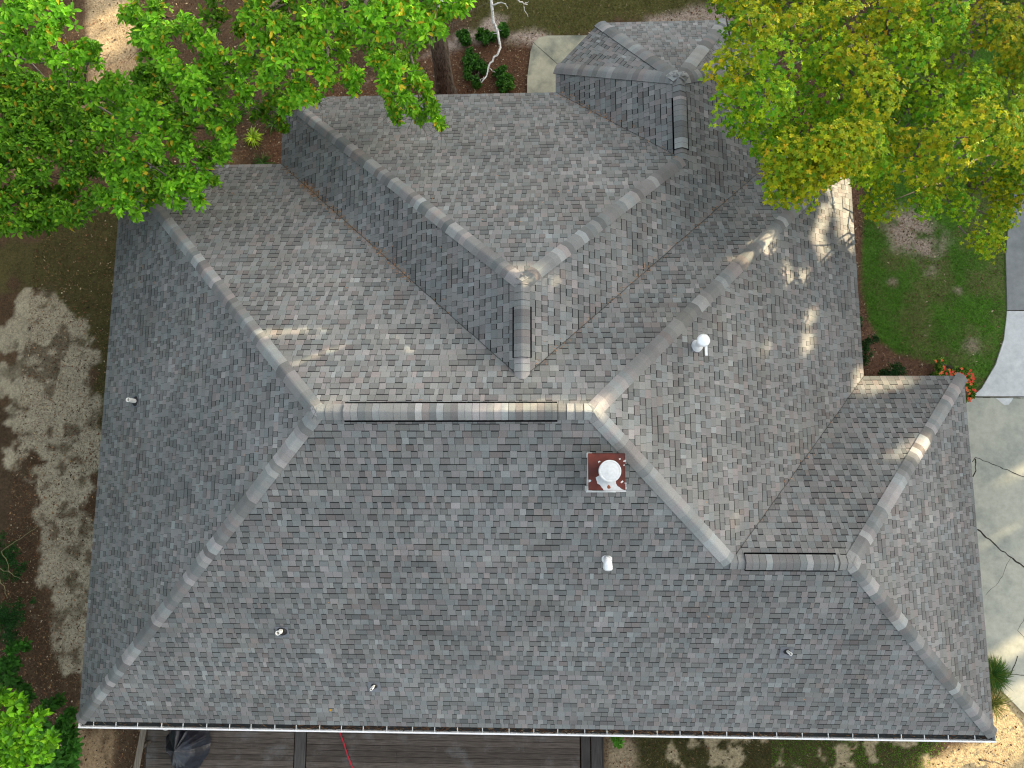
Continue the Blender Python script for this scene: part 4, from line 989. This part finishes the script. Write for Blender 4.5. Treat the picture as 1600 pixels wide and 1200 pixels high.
# planting bed by the right-hand inside corner of the roof
fine_shrub([(1392,580,17,.8),(1405,576,14,.75),(1380,586,13,.7),(1410,588,12,.7),(1395,592,16,.7)], 'rounded dark shrub in the mulch bed just above the projecting garage roof', 43, bri=.8)
fine_shrub([(1352,540,12,.9),(1360,530,10,.9),(1356,552,13,.8),(1350,565,12,.7)], 'dark shrub in the mulch bed pressed against the right eave', 44, bri=.9)
fine_shrub([(1343,505,6,.9),(1344,497,5,.9)], 'tiny light green shrub peeping out from under the right eave', 45, bri=1.6)
# red-flowering bush round the garage corner
FB = [(1470,568,11,.6),(1465,580,9,.6),(1482,583,10,.6),(1497,580,8,.55),(1510,590,10,.6),(1518,600,9,.6),(1514,612,9,.6),(1512,622,6,.5),(1490,588,10,.55),(1475,592,9,.55),(1507,578,7,.5),(1505,600,10,.6)]
fb = fine_shrub(FB, 'bushy plant covered in red-orange flowers at the outer corner of the garage roof', 46, cols=((.09,.20,.02),(.16,.27,.03),(.04,.11,.015)), per=110, L=.085, cat='flowering bush')
fb.name = 'flowering_bush'
M_pet = simple('red_petal', (.62, .045, .018), .55, 30, .25); M_pet2 = simple('orange_petal', (.65, .13, .03), .55, 30, .25)
def blossom(q, m):
    mb = MB()
    for k in range(5):
        a = k*2*math.pi/5+random.random(); d = np.array([math.cos(a), math.sin(a), .25]); s_ = np.array([-math.sin(a), math.cos(a), 0]); r = random.uniform(.035, .052)
        mb.poly([q, q+d*r*.6+s_*r*.42, q+d*r, q+d*r*.6-s_*r*.42])
    return mb.build('blossom', m, fb)
FL = [(1463,564,1),(1473,563,1),(1474,573,1),(1476,577,0),(1472,582,1),(1483,578,1),(1485,582,0),(1490,581,0),(1479,584,0),(1468,584,1),(1499,584,0),(1505,585,0),(1513,584,0),(1502,576,1),(1516,579,0),(1518,584,0),(1520,588,0),(1521,592,0),(1513,594,1),(1510,597,1),
 (1516,597,0),(1517,600,1),(1511,606,1),(1512,610,1),(1521,609,0),(1523,611,0),(1514,615,1),(1513,623,0),(1517,623,1),(1515,626,0),(1509,588,0),(1519,590,0),(1520,596,0),(1487,586,0),(1493,584,1)]
for px, py, k in FL: blossom(at(px+random.uniform(-1, 1), py, .85+random.uniform(-.05, .08)), M_pet2 if k else M_pet)
# strappy clumps and the ornamental grass
def strap(px, py, n, L, w_, label, name, cols, seed, z=0.0, up=.6, cat='plant', group=None, arc=(0, 6.283)):
    r_ = np.random.default_rng(seed); q = at(px, py, z); q[2] = 0; V, F, Cc = [], [], []
    for i in range(n):
        a = r_.uniform(*arc); Li = L*r_.uniform(.55, 1.1); e0 = r_.uniform(.3, 1.35)*up+.2; o = q+np.array([r_.normal()*.06*L, r_.normal()*.06*L, 0]); d = np.array([math.cos(a), math.sin(a), 0]); s_ = np.array([-math.sin(a), math.cos(a), 0])*w_*r_.uniform(.6, 1.1)*.5
        p_ = o.copy(); el = e0; c = np.array(cols[r_.integers(len(cols))])*r_.uniform(.6, 1.35); i0 = len(V); K = 6
        for k in range(K+1):
            ww = (1-(k/K)**2)*.9+.1; V += [p_-s_*ww, p_+s_*ww]; p_ = p_+(d*math.cos(el)+np.array([0, 0, math.sin(el)]))*Li/K; el -= .33*r_.uniform(.6, 1.2)
            p_[2] = max(.02, p_[2])
        for k in range(K): F.append((i0+2*k, i0+2*k+1, i0+2*k+3, i0+2*k+2)); Cc.append(c)
    o = obj(name, V, F, M_grass, None, col=Cc); return tag(o, label, cat, group)
strap(1545, 1052, 900, .62, .020, 'dark green fountain of ornamental grass between the garage wall and the driveway', 'ornamental_grass', [(.03,.09,.012),(.045,.12,.015),(.10,.15,.02)], 51, up=.9, cat='ornamental grass')
strap(1548, 1098, 160, .6, .018, 'small paler tuft of grass just below the ornamental grass', 'ornamental_grass', [(.08,.11,.02),(.12,.13,.03)], 52, up=.8, cat='ornamental grass')
strap(396, 216, 70, .42, .032, 'bright lime-green strappy plant in the gap left of the north eave', 'lily_turf', [(.34,.50,.03),(.25,.42,.03)], 53, cat='plant')
for i, (px, py, lab) in enumerate(((430,195,'dark strappy plant beside the roof edge, above the lime-green one'),(412,255,'dark strappy plant low against the roof edge, below the lime-green one'),(375,180,'dark strappy plant furthest from the roof edge'),(436,172,'dark strappy plant highest along the roof edge'),(345,250,'dark strappy plant at the left end under the leaves'))):
    strap(px, py, 60, .5, .026, lab, 'lily_turf', [(.05,.12,.02),(.08,.16,.03),(.03,.07,.015)], 60+i, cat='plant', group='strappy plants behind the roof edge')
for i, (px, py, rr_, lab) in enumerate(((738,95,13,'dark leafy ground plant left of the hanging dead branch'),(748,112,13,'dark leafy ground plant beneath the hanging dead branch'),(782,125,13,'dark leafy ground plant nearest the patio slab'),(722,60,8,'small leafy ground plant right of the big trunk'),(786,46,5,'small dark plant beside the bend in the dead branch'),(760,58,6,'pale-flowered little plant in the pine straw'))):
    r0_ = 70+i; fine_shrub([(px+rl.normal()*rr_*.75, py+rl.normal()*rr_*.6, rr_*rl.uniform(.22,.42), rl.uniform(.08,.2)) for _ in range(9)], lab, r0_, cols=((.05,.16,.02),(.08,.22,.03),(.03,.10,.015)), per=45, L=.12, cat='plant', group='low plants in the pine straw', bri=.95)
fine_shrub([(968,1160,5,.5),(963,1157,3,.5)], 'single light green weed poking out below the gutter beside the deck', 80, cols=((.10,.28,.03),), per=60, L=.11, cat='weed')
# crumpled brown twig pile and a fallen stick
mb = MB(); branch_px(mb, [(1530,1187,.05),(1548,1190,.06),(1572,1197,.05)], .03, .012, 6); tag(mb.build('stick', M_bark, smooth=True), 'short dark stick lying on the bright sand in the lower right', 'stick')

# ------------------------------------------------------------------ added unseen tree belt in the east, gapped to shape the sun patches
hh = np.array([math.cos(SUN_AZ), math.sin(SUN_AZ)]); pp = np.array([-hh[1], hh[0]])
re_ = np.random.default_rng(77); NT = 8
for i in range(NT):
    q0, q1 = -23+i*6.25, -23+(i+1)*6.25; n_ = 5600
    qq = re_.uniform(q0-.5, q1+.5, n_); al = re_.uniform(50, 55, n_); zz = re_.uniform(.3, 16.5+re_.uniform(-.6, 1.2), n_)
    P = np.stack([hh[0]*al+pp[0]*qq, hh[1]*al+pp[1]*qq, zz], 1); 
    qm = (q0+q1)/2; b0 = np.array([hh[0]*52.5+pp[0]*qm, hh[1]*52.5+pp[1]*qm, 0])
    tE = empty('sun_blocker_tree', tuple(b0), 'added out-of-view tree in the eastern belt that blocks the low sun', 'tree', 'added sun-blocking trees in the east')
    mb = MB(); mb.tube([b0, b0+np.array([.2,0,9]), b0+np.array([.1,.2,15.5])], [.32,.22,.06], 9); mb.build('trunk', M_bark, tE, smooth=True)
    V, F, li = leaf_mesh(P, re_.normal(size=P.shape)+SV*.6, 4, .42, .36, re_, six=False); cF = V.reshape(-1, 4, 3).mean(1); kk = np.ones(len(cF), bool)
    for (q, r) in SHAFTS:
        d = cF-q; t = d @ SV; kk &= np.linalg.norm(d-t[:, None]*SV, axis=1) > r+.13
    V = V.reshape(-1, 4, 3)[kk].reshape(-1, 3); F = np.arange(len(V)).reshape(-1, 4)
    fast_obj('crown', V, F, M_leaf, tE, palette(len(F), [(.04,.09,.02),(.06,.12,.025)], [.5,.5], re_))

rw = np.random.default_rng(99)  # unseen tree belt added in the west to darken that roof slope
for i in range(5):
    y0_, y1_ = -9+i*6.4, -9+(i+1)*6.4; n_ = 3200
    P = np.stack([rw.uniform(-12.5, -7.6, n_), rw.uniform(y0_-.4, y1_+.4, n_), rw.uniform(1.0, 11.5+rw.uniform(-1, 1.5), n_)], 1); b0 = np.array([-10, (y0_+y1_)/2, 0])
    tW = empty('west_shade_tree', tuple(b0), 'added out-of-view tree that darkens the west roof slope', 'tree', 'added shade trees west of the house')
    mb = MB(); mb.tube([b0, b0+np.array([.1,0,6]), b0+np.array([.2,.1,13])], [.28,.2,.05], 9); mb.build('trunk', M_bark, tW, smooth=True)
    V, F, li = leaf_mesh(P, rw.normal(size=P.shape)+np.array([0,0,.8]), 4, .36, .24, rw, six=False)
    fast_obj('crown', V, F, M_leaf, tW, palette(len(F), [(.04,.10,.02),(.06,.13,.025)], [.5,.5], rw))
